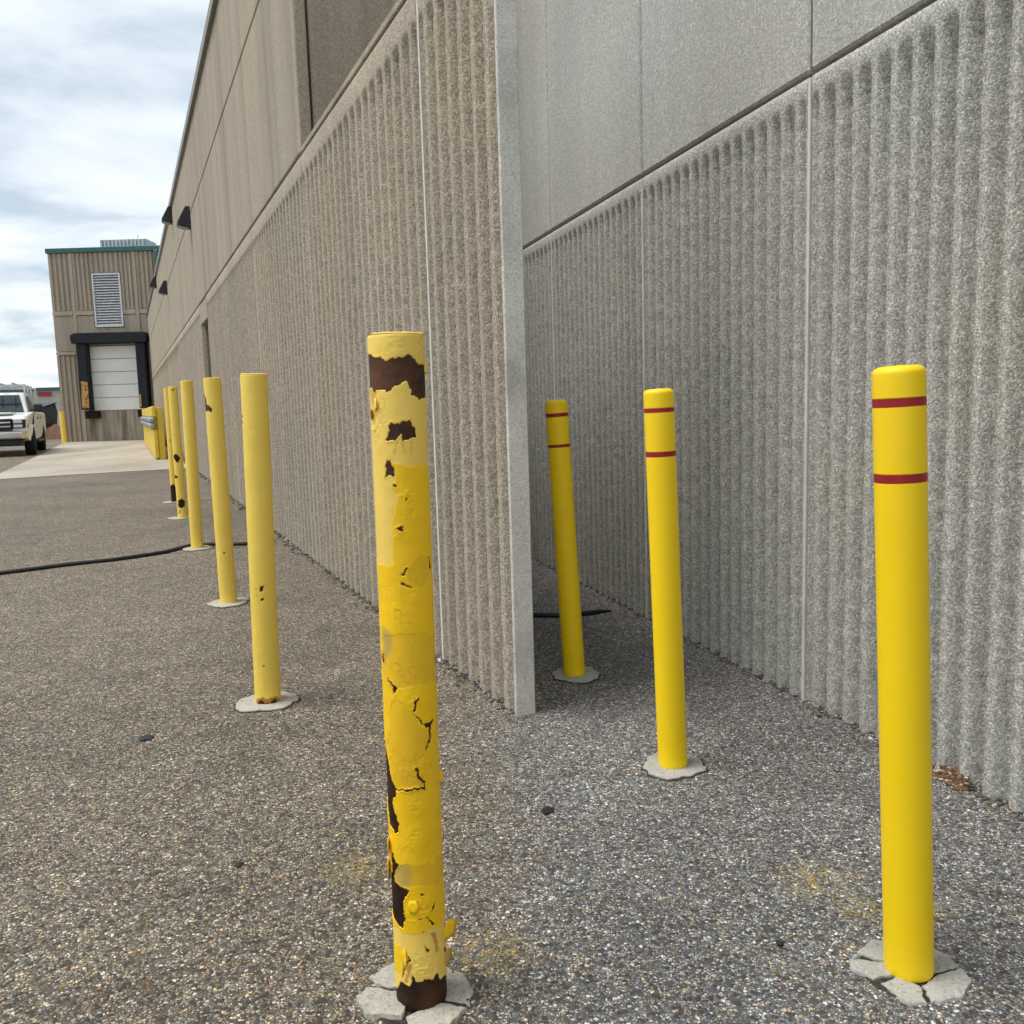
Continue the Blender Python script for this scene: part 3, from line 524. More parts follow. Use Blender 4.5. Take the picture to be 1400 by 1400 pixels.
# sectional door
M_DOORW = plain('white_door_enamel', (0.74, 0.745, 0.70), 0.45, 0.4, 0, 0.04, 2)
dz = (DZ1 - DZ0) / 5
sd = under(box('dock_door', DX0 + 0.01, DX1 - 0.01, YD + 0.085, YD + 0.11, DZ0, DZ1 + 0.01, M_GAP), dk)
for i in range(5):
    p_ = box('door_section', DX0 + 0.012, DX1 - 0.012, YD + 0.03, YD + 0.08, DZ0 + i * dz + 0.012, DZ0 + (i + 1) * dz - 0.006, M_DOORW, None, 0.012)
    p_.parent = sd
# dock seal
M_SEAL = plain('black_seal_fabric', (0.016, 0.019, 0.023), 0.75, 0.25, 0, 0.3, 4, 0.5, 12)
under(prism('seal_header', [(-18.24, 4.12), (-15.08, 4.10), (-15.06, 4.46), (-15.2, 4.53), (-18.1, 4.55), (-18.26, 4.46)], YD - 0.50, YD - 0.035, M_SEAL, None, 0.03), dk)
under(prism('seal_pad', [(-18.10, 1.36), (-17.70, 1.36), (-17.66, 4.11), (-18.08, 4.11)], YD - 0.42, YD - 0.035, M_SEAL, None, 0.04), dk)
under(prism('seal_pad', [(-15.62, 1.36), (-15.22, 1.36), (-15.20, 4.09), (-15.60, 4.09)], YD - 0.42, YD - 0.035, M_SEAL, None, 0.04), dk)
t_ = NT('worn_yellow_guide', 0.8, 0.2)
t_.col(t_.ramp(t_.noise(9, 5, 0.7), [(0.38, (0.03, 0.025, 0.02)), (0.46, (0.40, 0.23, 0.07)), (0.7, (0.55, 0.36, 0.11))]))
under(prism('pad_facing', [(-18.02, 1.42), (-17.72, 1.42), (-17.70, 2.52), (-17.98, 2.55)], YD - 0.45, YD - 0.424, t_.m, None, 0.0), dk)
under(prism('pad_facing', [(-15.60, 1.42), (-15.50, 1.42), (-15.50, 1.95), (-15.58, 1.95)], YD - 0.45, YD - 0.424, t_.m, None, 0.0), dk)
M_RUB = plain('dock_bumper_rubber', (0.012, 0.012, 0.012), 0.8, 0.2, 0, 0.3, 10)
for a, b in ((-18.02, -17.45), (-15.78, -15.28)):
    u_ = under(box('dock_bumper', a, b, YD - 0.26, YD - 0.004, 0.98, 1.30, M_RUB, None, 0.03), dk)
# louvre
M_LOUV = plain('louvre_aluminium', (0.55, 0.565, 0.57), 0.4, 0.5, 0.2)
lv = under(box('louvre_backing', LX0, LX1, YD + 0.10, YD + 0.118, LZ0, LZ1, M_GAP), dk)
def sub(o, par, root): o.parent = par; return o
for a, b, c, d in ((LX0, LX0 + 0.07, LZ0, LZ1), (LX1 - 0.07, LX1, LZ0, LZ1), (LX0 + 0.07, LX1 - 0.07, LZ0, LZ0 + 0.07), (LX0 + 0.07, LX1 - 0.07, LZ1 - 0.07, LZ1)):
    sub(box('louvre_frame', a, b, YD - 0.03, YD + 0.095, c, d, M_LOUV, None, 0.006), lv, dk)
ns = 19; st = (LZ1 - LZ0 - 0.14) / ns
for i in range(ns):
    z = LZ0 + 0.07 + (i + 0.5) * st
    sub(prism('louvre_slat', [(YD - 0.02, z - st * 0.38), (YD - 0.01, z - st * 0.42), (YD + 0.08, z + st * 0.36), (YD + 0.07, z + st * 0.42)], LX0 + 0.075, LX1 - 0.075, M_LOUV, None, 0, 'x'), lv, dk)
# rooftop unit
hv = tag(empty('rooftop_unit', (-16.6, YD + 2.2, ZT)), 'grey ribbed air unit on the dock roof behind the green coping', 'air unit')
M_HV = plain('air_unit_metal', (0.34, 0.40, 0.43), 0.5, 0.5, 0.4)
box('cabinet', -1.0, 1.0, -0.6, 0.6, 0.02, 0.62, M_HV, hv, 0.02)
for i in range(12): box('fin', -0.95 + i * 0.165, -0.90 + i * 0.165, -0.66, -0.605, 0.08, 0.58, M_LOUV, hv)
box('antenna', 0.45, 0.475, -0.1, -0.075, 0.625, 0.86, M_HV, hv)

# apron of pale concrete in front of the dock
bmA = bmesh.new()
ap = [(-9.35, 15.6), (-8.0, 16.45), (-6.35, 17.35), fp(F1, 36.9, -0.02), (-19.1, YD - 0.02), (-14.2, 26.8), (-10.9, 19.2)]
lo = [bmA.verts.new((x, y, -0.05)) for x, y in ap]; hi = [bmA.verts.new((x, y, 0.012)) for x, y in ap]
bmA.faces.new(lo[::-1]); bmA.faces.new(hi)
for i in range(len(ap)): bmA.faces.new((lo[i], lo[(i + 1) % len(ap)], hi[(i + 1) % len(ap)], hi[i]))
def apron_mat():
    t = NT('dock_apron', 0.9, 0.2)
    c = t.ramp(t.noise(0.35, 7, 0.6, t.mapping((1.6, 0.5, 1), rot=(0, 0, 0.4))), [(0.3, (0.30, 0.262, 0.205)), (0.5, (0.42, 0.375, 0.305)), (0.75, (0.50, 0.46, 0.385))])
    c = t.mix(t.ramp(t.noise(0.9, 5), [(0.58, 0.0), (0.75, 0.5)]), c, (0.36, 0.24, 0.15))
    c = t.mix(0.6, c, t.ramp(t.noise(12, 5, 0.7), [(0.3, 0.85), (0.7, 1.1)]), 'MULTIPLY'); t.col(c); return t.m
tag(bm_obj('concrete_apron', bmA, apron_mat()), kind='structure', label='pale stained concrete apron in front of the loading dock')

# guard rail beside the tan wall
gr = tag(empty('guard_rail', F1.at(25, 0, 0.7)), 'yellow barrier with grey steel rail in front of the dock corner', 'barrier')
M_YB = plain('barrier_yellow', (0.72, 0.50, 0.05), 0.5, 0.4, 0, 0.15, 3)
M_GALV = plain('galvanised_rail', (0.36, 0.40, 0.44), 0.4, 0.5, 0.6)
FG = Frame((F1.at(0, 0, 0.55).x, F1.at(0, 0, 0.55).y), (F1.d.x, F1.d.y))
under(plain_panel(FG, 18.8, 31.5, 1.02, 1.27, M_YB, None, 0.05, 0.05, 'top_board', 0.02), gr)
under(plain_panel(FG, 18.8, 31.5, 0.05, 0.72, M_YB, None, 0.04, 0.06, 'lower_board', 0.02), gr)
for h0, z0 in ((0.05, 0.76), (0.05, 0.90)): under(plain_panel(FG, 18.6, 31.7, z0, z0 + 0.115, M_GALV, None, 0.12, 0.0, 'beam_corrugation', 0.03), gr)
for u in (18.9, 22.0, 25.1, 28.3, 31.3): under(plain_panel(FG, u - 0.08, u + 0.08, 0, 1.24, M_YB, None, -0.064, 0.2, 'post', 0.01), gr)

# ------------------------------------------------------------------ worn steel posts
def axis_matrix(base, top):
    """local: z along the post, y away from the viewer side, x to the viewer's right at build time"""
    b, t = Vector(base), Vector(top); ax = (t - b).normalized()
    tow = Vector((-b.x, -b.y, 0)).normalized(); y = (-tow - ax * (-tow).dot(ax)).normalized(); x = y.cross(ax)
    M = Matrix((x, y, ax)).transposed().to_4x4(); M.translation = b; return M, (t - b).length
def blur(a, n, axis_wrap=1):
    for _ in range(n):
        a = (np.roll(a, 1, 1) + np.roll(a, -1, 1) + 2 * a) / 4
        p = np.pad(a, ((1, 1), (0, 0)), 'edge'); a = (p[:-2] + p[2:] + 2 * a) / 4
    return a
def worn_post(base, top, r, holes, label, res=0.0016, bright=(), must=(), grey=(), seed=1, lift=0.0035, warp=0.0022, base_col=PALE, blisters=(), stains=(), mat=None):
    Mx, L = axis_matrix(base, top)
    o = empty('bollard'); o.matrix_world = Mx; tag(o, label, 'bollard', 'worn yellow posts along the tan wall')
    lathe('pipe', [(r, -0.06), (r, L - 0.004), (r * 0.98, L - 0.001), (0.0, L - 0.0005)], 64, M_PIPE, o)
    nt = int(2 * math.pi * r / res); nzv = int(L / res)
    th = np.linspace(-math.pi, math.pi, nt, endpoint=False); Z = np.linspace(0.0, L, nzv + 1)
    TT, ZZ = np.meshgrid(th, Z)
    S = TT * r
    wS = S + warp * (vnoise(S * 140, ZZ * 140, seed) + 0.6 * vnoise(S * 380, ZZ * 380, seed + 1)); wZ = ZZ + warp * (vnoise(S * 150, ZZ * 150, seed + 2) + 0.6 * vnoise(S * 400, ZZ * 400, seed + 3))
    D = np.degrees(wS / r)
    wide = 0.006 * vnoise(S * 26, ZZ * 30, seed + 30) + 0.004 * vnoise(S * 70, ZZ * 75, seed + 31)
    def mask(polys, soft=0.0):
        m = np.zeros(TT.shape, bool)
        for p in polys:
            for s in (-360, 0, 360):
                lo_ = min(q[0] for q in p); hi_ = max(q[0] for q in p)
                if hi_ + s < -181 or lo_ + s > 181: continue
                m |= in_poly(D - s + np.degrees(wide * soft / r), wZ + wide * soft, p)
        return m
    hole = mask(holes)
    # some chips on the hidden side as well
    back = (np.abs(TT) > 1.9) & (vnoise(S * 22, ZZ * 9, seed + 7) + 0.5 * vnoise(S * 60, ZZ * 40, seed + 8) > 0.80)
    hole |= back
    colr = np.empty(TT.shape + (3,)); colr[:] = base_col
    hgt = np.full(TT.shape, 0.0009)
    if len(bright):
        b = mask(bright, 1.6); bl = blur(b.astype(float), 2); colr = colr * (1 - bl[..., None]) + np.array(BRIGHT) * bl[..., None]; hgt = hgt + 0.0004 * b
    if len(must):
        m = mask(must, 1.2); bl = blur(m.astype(float), 2); colr = colr * (1 - bl[..., None]) + np.array(MUST) * bl[..., None] ; hgt = hgt - 0.0005 * m
    if len(grey):
        m = mask(grey); bl = blur(m.astype(float), 14); colr = colr * (1 - 0.8 * bl[..., None]) + np.array(GREYED) * 0.8 * bl[..., None]
    for sp_, sc_, nb_ in stains:
        bl = blur(mask([sp_]).astype(float), nb_)[..., None]; colr = colr * (1 - bl) + np.array(sc_) * bl
    # lifted edges, blisters and brush wrinkles
    hb = blur(hole.astype(float), 4)
    patchy = np.clip(0.45 + 1.2 * vnoise(S * 55, ZZ * 55, seed + 11), 0, 1.3)
    hgt = hgt + lift * hb * patchy + 0.00035 * vnoise(S * 60, ZZ * 60, seed + 12) + 0.0005 * vnoise(S * 22, ZZ * 16, seed + 13)
    for (a0, z0, rad, amp) in blisters:
        d2 = ((S - math.radians(a0) * r) ** 2 + (ZZ - z0) ** 2) / rad ** 2
        w = np.exp(-d2 * 1.6); hgt = hgt + amp * w * (0.25 + 0.75 * (1 - np.abs(vnoise(S * 130, ZZ * 130, seed + 15)) * 1.6) + 0.35 * np.abs(vnoise(S * 310, ZZ * 260, seed + 16))) * 0.42
    # rust bleeding at the chip edges
    rb = np.clip((blur(hole.astype(float), 3) - 0.12) * 1.6, 0, 0.6) * np.clip(vnoise(S * 90, ZZ * 60, seed + 20) + 0.25, 0, 1)
    colr = colr * (1 - rb[..., None]) + np.array((0.40, 0.18, 0.05)) * rb[..., None]
    rad_ = np.where(hole, r + 0.0002, r + np.clip(hgt, 0.0003, 1))
    edge_z = ZZ > L - 0.006
    rad_ = np.where(edge_z, rad_ - 0.002 * ((ZZ - (L - 0.006)) / 0.006) ** 2, rad_)
    V = np.stack([rad_ * np.sin(TT), -rad_ * np.cos(TT), ZZ], -1).reshape(-1, 3)
    idx = np.arange(V.shape[0]).reshape(TT.shape); nx = np.roll(idx, -1, 1)
    keep = ~(hole[:-1] & hole[1:] & np.roll(hole, -1, 1)[:-1] & np.roll(hole, -1, 1)[1:])
    Q = np.stack([idx[:-1], nx[:-1], nx[1:], idx[1:]], -1)[keep]
    used = np.zeros(V.shape[0], bool); used[Q.ravel()] = True; remap = np.cumsum(used) - 1
    p = quads_obj('paint_coat', V[used], remap[Q], mat or M_PAINT, o)
    at = p.data.color_attributes.new('paint_colour', 'FLOAT_COLOR', 'POINT')
    C4 = np.ones((used.sum(), 4), np.float32); C4[:, :3] = colr.reshape(-1, 3)[used]; at.data.foreach_set('color', C4.ravel())
    # painted end cap, brushed and lumpy
    rr = [r + 0.0006, r * 0.93, r * 0.75, r * 0.5, r * 0.25, 0.001]; n = 72; V = []; F = []
    for j, q in enumerate(rr):
        for k in range(n):
            a = 2 * math.pi * k / n; x, y = q * math.cos(a), q * math.sin(a)
            V.append((x, y, L + (0.0 if j == 0 else 0.0022 + 0.0012 * float(vnoise(x * 70 + seed, y * 70, seed)))))
    for j in range(len(rr) - 1):
        for k in range(n): F.append((j * n + k, j * n + (k + 1) % n, (j + 1) * n + (k + 1) % n, (j + 1) * n + k))
    F.append([(len(rr) - 1) * n + k for k in range(n)])
    c = mesh_obj('end_cap', V, F, M_PAINT, o, True)
    at = c.data.color_attributes.new('paint_colour', 'FLOAT_COLOR', 'POINT'); C4 = np.ones((len(V), 4), np.float32); C4[:, :3] = base_col; at.data.foreach_set('color', C4.ravel())
    return o, Mx, L
def flake(parent, r, a0, z0, w, h, curl, off, seed, colour=BRIGHT, roll_=0.0):
    """a curled chip of paint still hanging on to the post"""
    n = 12; V = []; F = []; rs = np.random.default_rng(seed); a0 = math.radians(a0)
    ang = np.linspace(0, 2 * math.pi, n, endpoint=False); rad = 0.75 + 0.35 * rs.random(n)
    pts = [(0.0, 0.0)]
    for ring in (0.5, 1.0): pts += [(ring * q * math.cos(t), ring * q * math.sin(t)) for t, q in zip(ang, rad)]
    for side in (0, 1):
        for (u, v) in pts:
            uu = u * math.cos(roll_) - v * math.sin(roll_); s = (u * 0.5 + 0.5)
            lift = off + curl * max(0, s) ** 1.7 + 0.0011 * side
            a = a0 + u * w / r; R_ = r + lift
            V.append((R_ * math.sin(a), -R_ * math.cos(a), z0 + v * h + 0.12 * h * u))
    m = len(pts)
    for b, fl in ((0, True), (m, False)):
        for k in range(n):
            k2 = (k + 1) % n
            f1 = (b, b + 1 + k, b + 1 + k2); f2 = (b + 1 + k, b + 1 + n + k, b + 1 + n + k2, b + 1 + k2)
            F += [f1[::-1] if fl else f1, f2[::-1] if fl else f2]
    for k in range(n):
        k2 = (k + 1) % n; F.append((1 + n + k, 1 + n + k2, m + 1 + n + k2, m + 1 + n + k))
    o = mesh_obj('paint_flake', V, F, M_PAINT, parent, True)
    at = o.data.color_attributes.new('paint_colour', 'FLOAT_COLOR', 'POINT'); C4 = np.ones((len(V), 4), np.float32); C4[:, :3] = colour; at.data.foreach_set('color', C4.ravel())
    return o
NB = (-0.1922, 1.4953, 0.0)
o1, M1, L1 = worn_post(NB, (-0.1858, 1.4953, 1.1999), 0.0462, NEAR_H, 'nearest worn yellow post, badly peeling to dark rusted steel', 0.00125, NEAR_BRIGHT, NEAR_MUST, NEAR_GREY, 3, 0.0026, 0.0019, mat=M_PAINT_PEEL, stains=tuple((p_, (0.55, 0.25, 0.045) if i_ < 2 else (0.72, 0.42, 0.06), 2) for i_, p_ in enumerate(NEAR_STAIN)),
    blisters=((8, 0.935, 0.020, 0.0030), (25, 0.905, 0.022, 0.0028), (-8, 0.87, 0.016, 0.002), (-62, 1.04, 0.020, 0.0035), (20, 0.76, 0.018, 0.002), (-20, 0.74, 0.014, 0.002), (10, 0.585, 0.016, 0.003), (35, 0.575, 0.015, 0.003), (10, 0.39, 0.025, 0.0025), (0, 0.335, 0.03, 0.002), (50, 0.345, 0.012, 0.004), (5, 0.19, 0.025, 0.0035), (20, 0.21, 0.02, 0.003), (0, 0.095, 0.03, 0.003), (25, 0.08, 0.02, 0.003), (60, 1.15, 0.02, 0.003), (0, 1.18, 0.03, 0.0015), (45, 0.985, 0.02, 0.001)))
for a in ((78, 0.135, 0.012, 0.020, 0.022, 0.001, 1, BRIGHT), (-72, 0.31, 0.010, 0.016, 0.010, 0.001, 2, PALE), (-80, 0.262, 0.010, 0.024, 0.008, 0.001, 3, PALE), (-12, 0.208, 0.010, 0.014, 0.007, 0.001, 4, BRIGHT), (74, 0.085, 0.008, 0.018, 0.010, 0.0005, 5, (0.62, 0.36, 0.06)), (-50, 1.085, 0.006, 0.012, 0.006, 0.0005, 6, PALE), (-66, 1.07, 0.007, 0.010, 0.008, 0.0005, 7, (0.55, 0.30, 0.16)), (80, 0.425, 0.006, 0.012, 0.006, 0.001, 8, BRIGHT), (-35, 0.105, 0.006, 0.02, 0.005, 0.0005, 9, BRIGHT), (80, 1.145, 0.006, 0.010, 0.005, 0.0005, 10, PALE)):
    flake(o1, 0.0462, *a)
worn_post((-0.9313, 3.1696, 0), (-0.9057, 3.1696, 1.2106), 0.0462, B2_H + [[(-58, -0.01), (-52, 0.016), (-30, 0.030), (-12, 0.012), (-4, 0.020), (6, 0.010), (22, 0.026), (34, 0.030), (46, 0.010), (60, -0.01)]], 'second worn yellow post from the camera, rusty at its foot', 0.0022, seed=11, lift=0.0015, base_col=OLD, stains=(([(-70, -0.02), (-60, 0.024), (-25, 0.038), (0, 0.028), (30, 0.036), (62, 0.020), (70, -0.02)], (0.42, 0.17, 0.025), 2),))
worn_post((-1.6286, 4.907, 0), (-1.6334, 4.907, 1.269), 0.0462, B3_H, 'third worn yellow post from the camera, dark scrape near its top', 0.003, seed=21, lift=0.0015, base_col=OLD)
worn_post((-2.5375, 6.9792, 0), (-2.5256, 6.9792, 1.332), 0.0462, B4_H, 'fourth worn yellow post, standing where the black crack ends', 0.004, seed=31, lift=0.001, base_col=OLD)
worn_post((-3.4278, 9.0747, 0), (-3.4302, 9.0747, 1.3528), 0.0462, B5_H, 'fifth worn yellow post, with round dark chips down its side', 0.004, seed=41, lift=0.001, base_col=OLD)
worn_post((-4.1386, 10.7583, 0), (-4.1299, 10.7583, 1.3877), 0.0462, B6_H, 'farthest worn yellow post of the row, dark bare foot', 0.005, seed=51, lift=0.001, base_col=OLD)
od, _, _ = worn_post((-18.78, 37.2, 0), (-18.80, 37.2, 1.32), 0.11, [], 'small yellow post at the left corner of the loading dock', 0.012, seed=61, lift=0.0, base_col=OLD)
# orange rust ring at the foot of the second post
# ------------------------------------------------------------------ sleeved posts
def sleeve_post(base, top, r, bands, label):
    Mx, L = axis_matrix(base, top)
    o = empty('bollard'); o.matrix_world = Mx; tag(o, label, 'bollard', 'new yellow sleeved posts with red bands')
    rt = r * 0.965
    def rad(z): return r + (rt * 1.03 - r) * 0.0 * z
    prof = [(r * 0.97, 0.006), (r * 1.0, 0.010), (r, 0.02)]
    for b0, b1 in sorted(bands): prof += [(r, b0 - 0.008), (r, b0 - 0.0012), (r - 0.0012, b0 - 0.0004), (r - 0.0012, b1 + 0.0004), (r, b1 + 0.0012), (r, b1 + 0.008)]
    rc = r * 0.42; zc = L - rc * 0.78
    prof += [(r, zc - 0.006), (r, zc)]
    for k in range(1, 9):
        a = k / 8 * math.pi / 2; prof.append((r - rc + rc * math.cos(a), zc + rc * 0.72 * math.sin(a)))
    prof += [(r * 0.35, L - 0.0012), (0.0, L)]
    lathe('sleeve', prof, 96, M_SLEEVE, o).data.set_sharp_from_angle(angle=R(40))
    for b0, b1 in bands:
        lathe('red_band', [(r - 0.0012, b0), (r - 0.0002, b0 + 0.0001), (r - 0.0002, b0 + 0.002), (r - 0.0002, b1 - 0.002), (r - 0.0002, b1 - 0.0001), (r - 0.0012, b1)], 96, M_RED, o).data.set_sharp_from_angle(angle=R(30))
    lathe('steel_core', [(r * 0.9, -0.05), (r * 0.9, 0.02)], 32, M_PIPE, o)
sleeve_post((0.7199, 1.5291, 0), (0.6731, 1.5291, 1.1266), 0.0435, ((1.0568, 1.0715), (0.9264, 0.9414)), 'nearest yellow sleeved post with two red bands, on broken concrete')
sleeve_post((0.454, 2.4869, 0), (0.4209, 2.4869, 1.1107), 0.0425, ((1.0444, 1.0564), (0.9206, 0.9349)), 'middle yellow sleeved post with two red bands')
sleeve_post((0.2292, 3.387, 0), (0.1807, 3.387, 1.0917), 0.043, ((1.0265, 1.0403), (0.910, 0.9211)), 'farthest yellow sleeved post with two red bands, by the screen wall end')

# ------------------------------------------------------------------ concrete footings round the posts
M_GRIT = plain('gap_dirt', (0.055, 0.048, 0.040), 0.95, 0.1, 0, 0.5, 160, 0.8, 200)
def blob(n, rx, ry, jag, seed, rot=0.0):
    rs = np.random.default_rng(seed); a = np.linspace(0, 2 * math.pi, n, endpoint=False)
    ph = rs.random(6) * 6.28
    q = 1 + jag * (0.5 * np.sin(2 * a + ph[0]) + 0.5 * np.sin(3 * a + ph[1]) + 0.4 * np.sin(5 * a + ph[2]) + 0.35 * np.sin(9 * a + ph[3])) + jag * 1.1 * (rs.random(n) - 0.5)
    return [(rx * k * math.cos(t + rot), ry * k * math.sin(t + rot)) for k, t in zip(q, a)]
def slab(name, poly, z0, z1, mat, parent=None, loc=(0, 0, 0), seed=0, tilt=(0, 0), crown=0.0012, groove=None):
    """irregular thin slab: outer edge rounded, top uneven"""
    n = len(poly); cx = sum(p[0] for p in poly) / n; cy = sum(p[1] for p in poly) / n
    V = []; F = []
    rings = [(1.0, z0), (1.008, z0 + (z1 - z0) * 0.5), (1.0, z1 - 0.0022), (0.972, z1), (0.72, z1 + crown), (0.40, z1 + crown * 1.2)]
    for q, z in rings:
        for (x, y) in poly:
            X, Y = cx + (x - cx) * q, cy + (y - cy) * q
            zz = z + (0.0014 * float(vnoise(X * 60 + seed, Y * 60, seed)) + 0.002 * float(vnoise(X * 17 + seed, Y * 17, seed + 1)) if z > z0 + 0.001 else 0) + (X - cx) * tilt[0] + (Y - cy) * tilt[1]
            V.append((X, Y, zz))
    V.append((cx, cy, z1 + crown * 1.2)); m = len(rings)
    for j in range(m - 1):
        for k in range(n): F.append((j * n + k, j * n + (k + 1) % n, (j + 1) * n + (k + 1) % n, (j + 1) * n + k))
    for k in range(n): F.append(((m - 1) * n + k, (m - 1) * n + (k + 1) % n, m * n))
    F.append([k for k in range(n)][::-1])
    o = mesh_obj(name, V, F, mat, parent, True, loc); o.data.set_sharp_from_angle(angle=R(35)); return o
def footing(x, y, rx, ry, jag, seed, label, mat=M_COLLAR, dx=0, dy=0):
    o = slab('concrete_footing', blob(40, rx, ry, jag, seed), -0.03, 0.008, mat, None, (x + dx, y + dy, 0), seed); tag(o, label, 'footing', 'concrete collars at the post feet')
    # ragged dark gap where the asphalt has drawn away
    g = slab('asphalt_gap', blob(40, rx * 1.07, ry * 1.08, jag * 1.15, seed), -0.02, 0.0025, M_GRIT, o, (0, 0, 0), seed + 1, crown=0.0)
    return o
footing(-0.9313, 3.1696, 0.112, 0.105, 0.10, 4, 'pale ragged concrete collar under the second worn post', dx=-0.002, dy=0.0)
footing(-1.6286, 4.907, 0.112, 0.11, 0.09, 5, 'pale concrete collar under the third worn post')
footing(-2.5375, 6.9792, 0.112, 0.13, 0.08, 6, 'pale concrete collar under the fourth worn post, beside the crack')
footing(-3.4278, 9.0747, 0.12, 0.13, 0.08, 8, 'small pale concrete collar under the fifth worn post', dx=-0.03)
footing(-4.1386, 10.7583, 0.12, 0.13, 0.08, 9, 'small pale concrete collar under the farthest worn post', dx=-0.03)
footing(0.454, 2.4869, 0.092, 0.088, 0.09, 14, 'pale concrete collar under the middle sleeved post', M_COLLAR2)
footing(0.2292, 3.387, 0.096, 0.098, 0.09, 15, 'pale concrete collar under the farthest sleeved post', M_COLLAR2, 0.008)
# broken collars: separate chunks
def broken(x, y, chunks, label, mat):
    o = tag(empty('concrete_footing', (x, y, 0)), label, 'footing', 'concrete collars at the post feet')
    slab('asphalt_gap', blob(36, 0.090, 0.088, 0.05, 77), -0.02, 0.0025, M_GRIT, o, (0, 0, 0), 3, crown=0.0)
    for i, (pts, z, tl) in enumerate(chunks):
        # refine the outline so the broken edge is uneven
        fine = []
        for k in range(len(pts)):
            a, b = Vector(pts[k]), Vector(pts[(k + 1) % len(pts)]); m = max(2, int((b - a).length / 0.008))
            for j in range(m):
                q = a.lerp(b, j / m); fine.append((q.x + 0.0034 * float(vnoise(q.x * 120 + i * 9, q.y * 120, 5)), q.y + 0.0034 * float(vnoise(q.x * 120, q.y * 120 + i * 7, 6))))
        slab('concrete_chunk', fine, -0.03, z, mat, o, (0, 0, 0), i + 30, tl, 0.0008)
    return o
broken(0.7199, 1.5291, [
    ([(-0.078, 0.052), (-0.030, 0.092), (0.030, 0.080), (-0.005, 0.020), (-0.052, 0.030)], 0.007, (0.02, 0.01)),
    ([(-0.108, 0.006), (-0.098, 0.036), (-0.055, 0.024), (-0.012, 0.012), (-0.030, -0.016), (-0.075, -0.028)], 0.007, (0.03, 0.0)),
    ([(-0.070, -0.038), (-0.028, -0.022), (-0.004, -0.050), (-0.010, -0.096), (-0.050, -0.090)], 0.005, (0.0, 0.01)),
    ([(0.002, -0.050), (0.040, -0.022), (0.096, -0.004), (0.098, -0.040), (0.058, -0.082), (-0.002, -0.096)], 0.005, (0.0, 0.0)),
    ([(0.040, -0.014), (0.098, 0.004), (0.094, 0.040), (0.060, 0.072), (0.034, 0.076), (0.020, 0.02)], 0.005, (-0.01, 0.0))],
    'concrete collar broken into chunks under the nearest sleeved post', M_COLLAR2)
broken(-0.1922, 1.4953, [
    ([(-0.105, 0.058), (-0.060, 0.100), (0.000, 0.094), (-0.010, 0.026), (-0.055, 0.020), (-0.088, 0.036)], 0.008, (0.02, 0.01)),
    ([(-0.120, 0.000), (-0.106, 0.022), (-0.060, 0.010), (-0.016, -0.004), (-0.030, -0.060), (-0.095, -0.050)], 0.010, (0.03, 0.0)),
    ([(0.020, 0.020), (0.030, 0.086), (0.070, 0.062), (0.094, 0.010), (0.090, -0.030), (0.030, -0.012)], 0.006, (-0.02, 0.0)),
    ([(-0.020, -0.060), (0.030, -0.022), (0.084, -0.040), (0.050, -0.090), (-0.010, -0.098)], 0.007, (0.0, 0.0))],
    'concrete collar broken into chunks under the nearest peeling post', M_COLLAR)

# ------------------------------------------------------------------ crack, blots and litter on the asphalt
def hose(pts, r, label, seed):
    P = []
    for i in range(len(pts) - 1):
        a, c_ = Vector(pts[i]), Vector(pts[i + 1]); m = max(2, int((c_ - a).length / 0.05)); P += [a.lerp(c_, q / m) for q in range(m)]
    P.append(Vector(pts[-1])); V = []; F = []; n = len(P); q = 10
    for i, p in enumerate(P):
        d = (P[min(i + 1, n - 1)] - P[max(i - 1, 0)]).normalized(); nn = Vector((-d.y, d.x)); p = p + nn * 0.025 * float(vnoise(i * 0.12, 2.2, seed))
        rr = r * (0.35 if i in (0, n - 1) else (0.8 if i in (1, n - 2) else 1.0))
        for k in range(q):
            t = 2 * math.pi * k / q; V.append((p.x + nn.x * rr * 1.15 * math.cos(t), p.y + nn.y * rr * 1.15 * math.cos(t), rr * 0.9 + rr * math.sin(t)))
    for i in range(n - 1):
        for k in range(q): F.append((i * q + k, i * q + (k + 1) % q, (i + 1) * q + (k + 1) % q, (i + 1) * q + k))
    F.append(list(range(q))[::-1]); F.append([(n - 1) * q + k for k in range(q)])
    return tag(mesh_obj('rubber_hose', V, F, M_TAR, None, True), label, 'hose', 'black hoses lying on the yard')
hose([(-4.6, 5.35), (-3.52, 6.11), (-3.01, 6.46), (-2.70, 6.78), (-2.60, 7.06), (-2.46, 7.10), (-2.2, 7.08), (-1.96, 7.18)], 0.015, 'long black hose on the asphalt from the left edge to the tan wall', 1)
hose([(-0.10, 4.44), (0.12, 4.37), (0.26, 4.335), (0.38, 4.37), (0.50, 4.43)], 0.0125, 'black hose piece on the asphalt behind the farthest sleeved post', 3)
def blot(x, y, rx, ry, seed, label):
    tag(slab('tar_blot', blob(22, rx, ry, 0.22, seed), 0.0006, 0.004, M_TAR, None, (x, y, 0), seed, crown=0.001), label, 'tar blot')
blot(-1.25, 2.84, 0.021, 0.030, 2, 'black tar blot on the asphalt left of the second worn post')
blot(-0.68, 1.99, 0.010, 0.011, 5, 'tiny black tar blot on the asphalt left of the peeling post')
blot(0.072, 2.224, 0.016, 0.020, 3, 'black tar blot on the asphalt left of the middle sleeved post')
blot(0.505, 1.62, 0.006, 0.007, 6, 'tiny dark blot on the asphalt left of the nearest sleeved post')

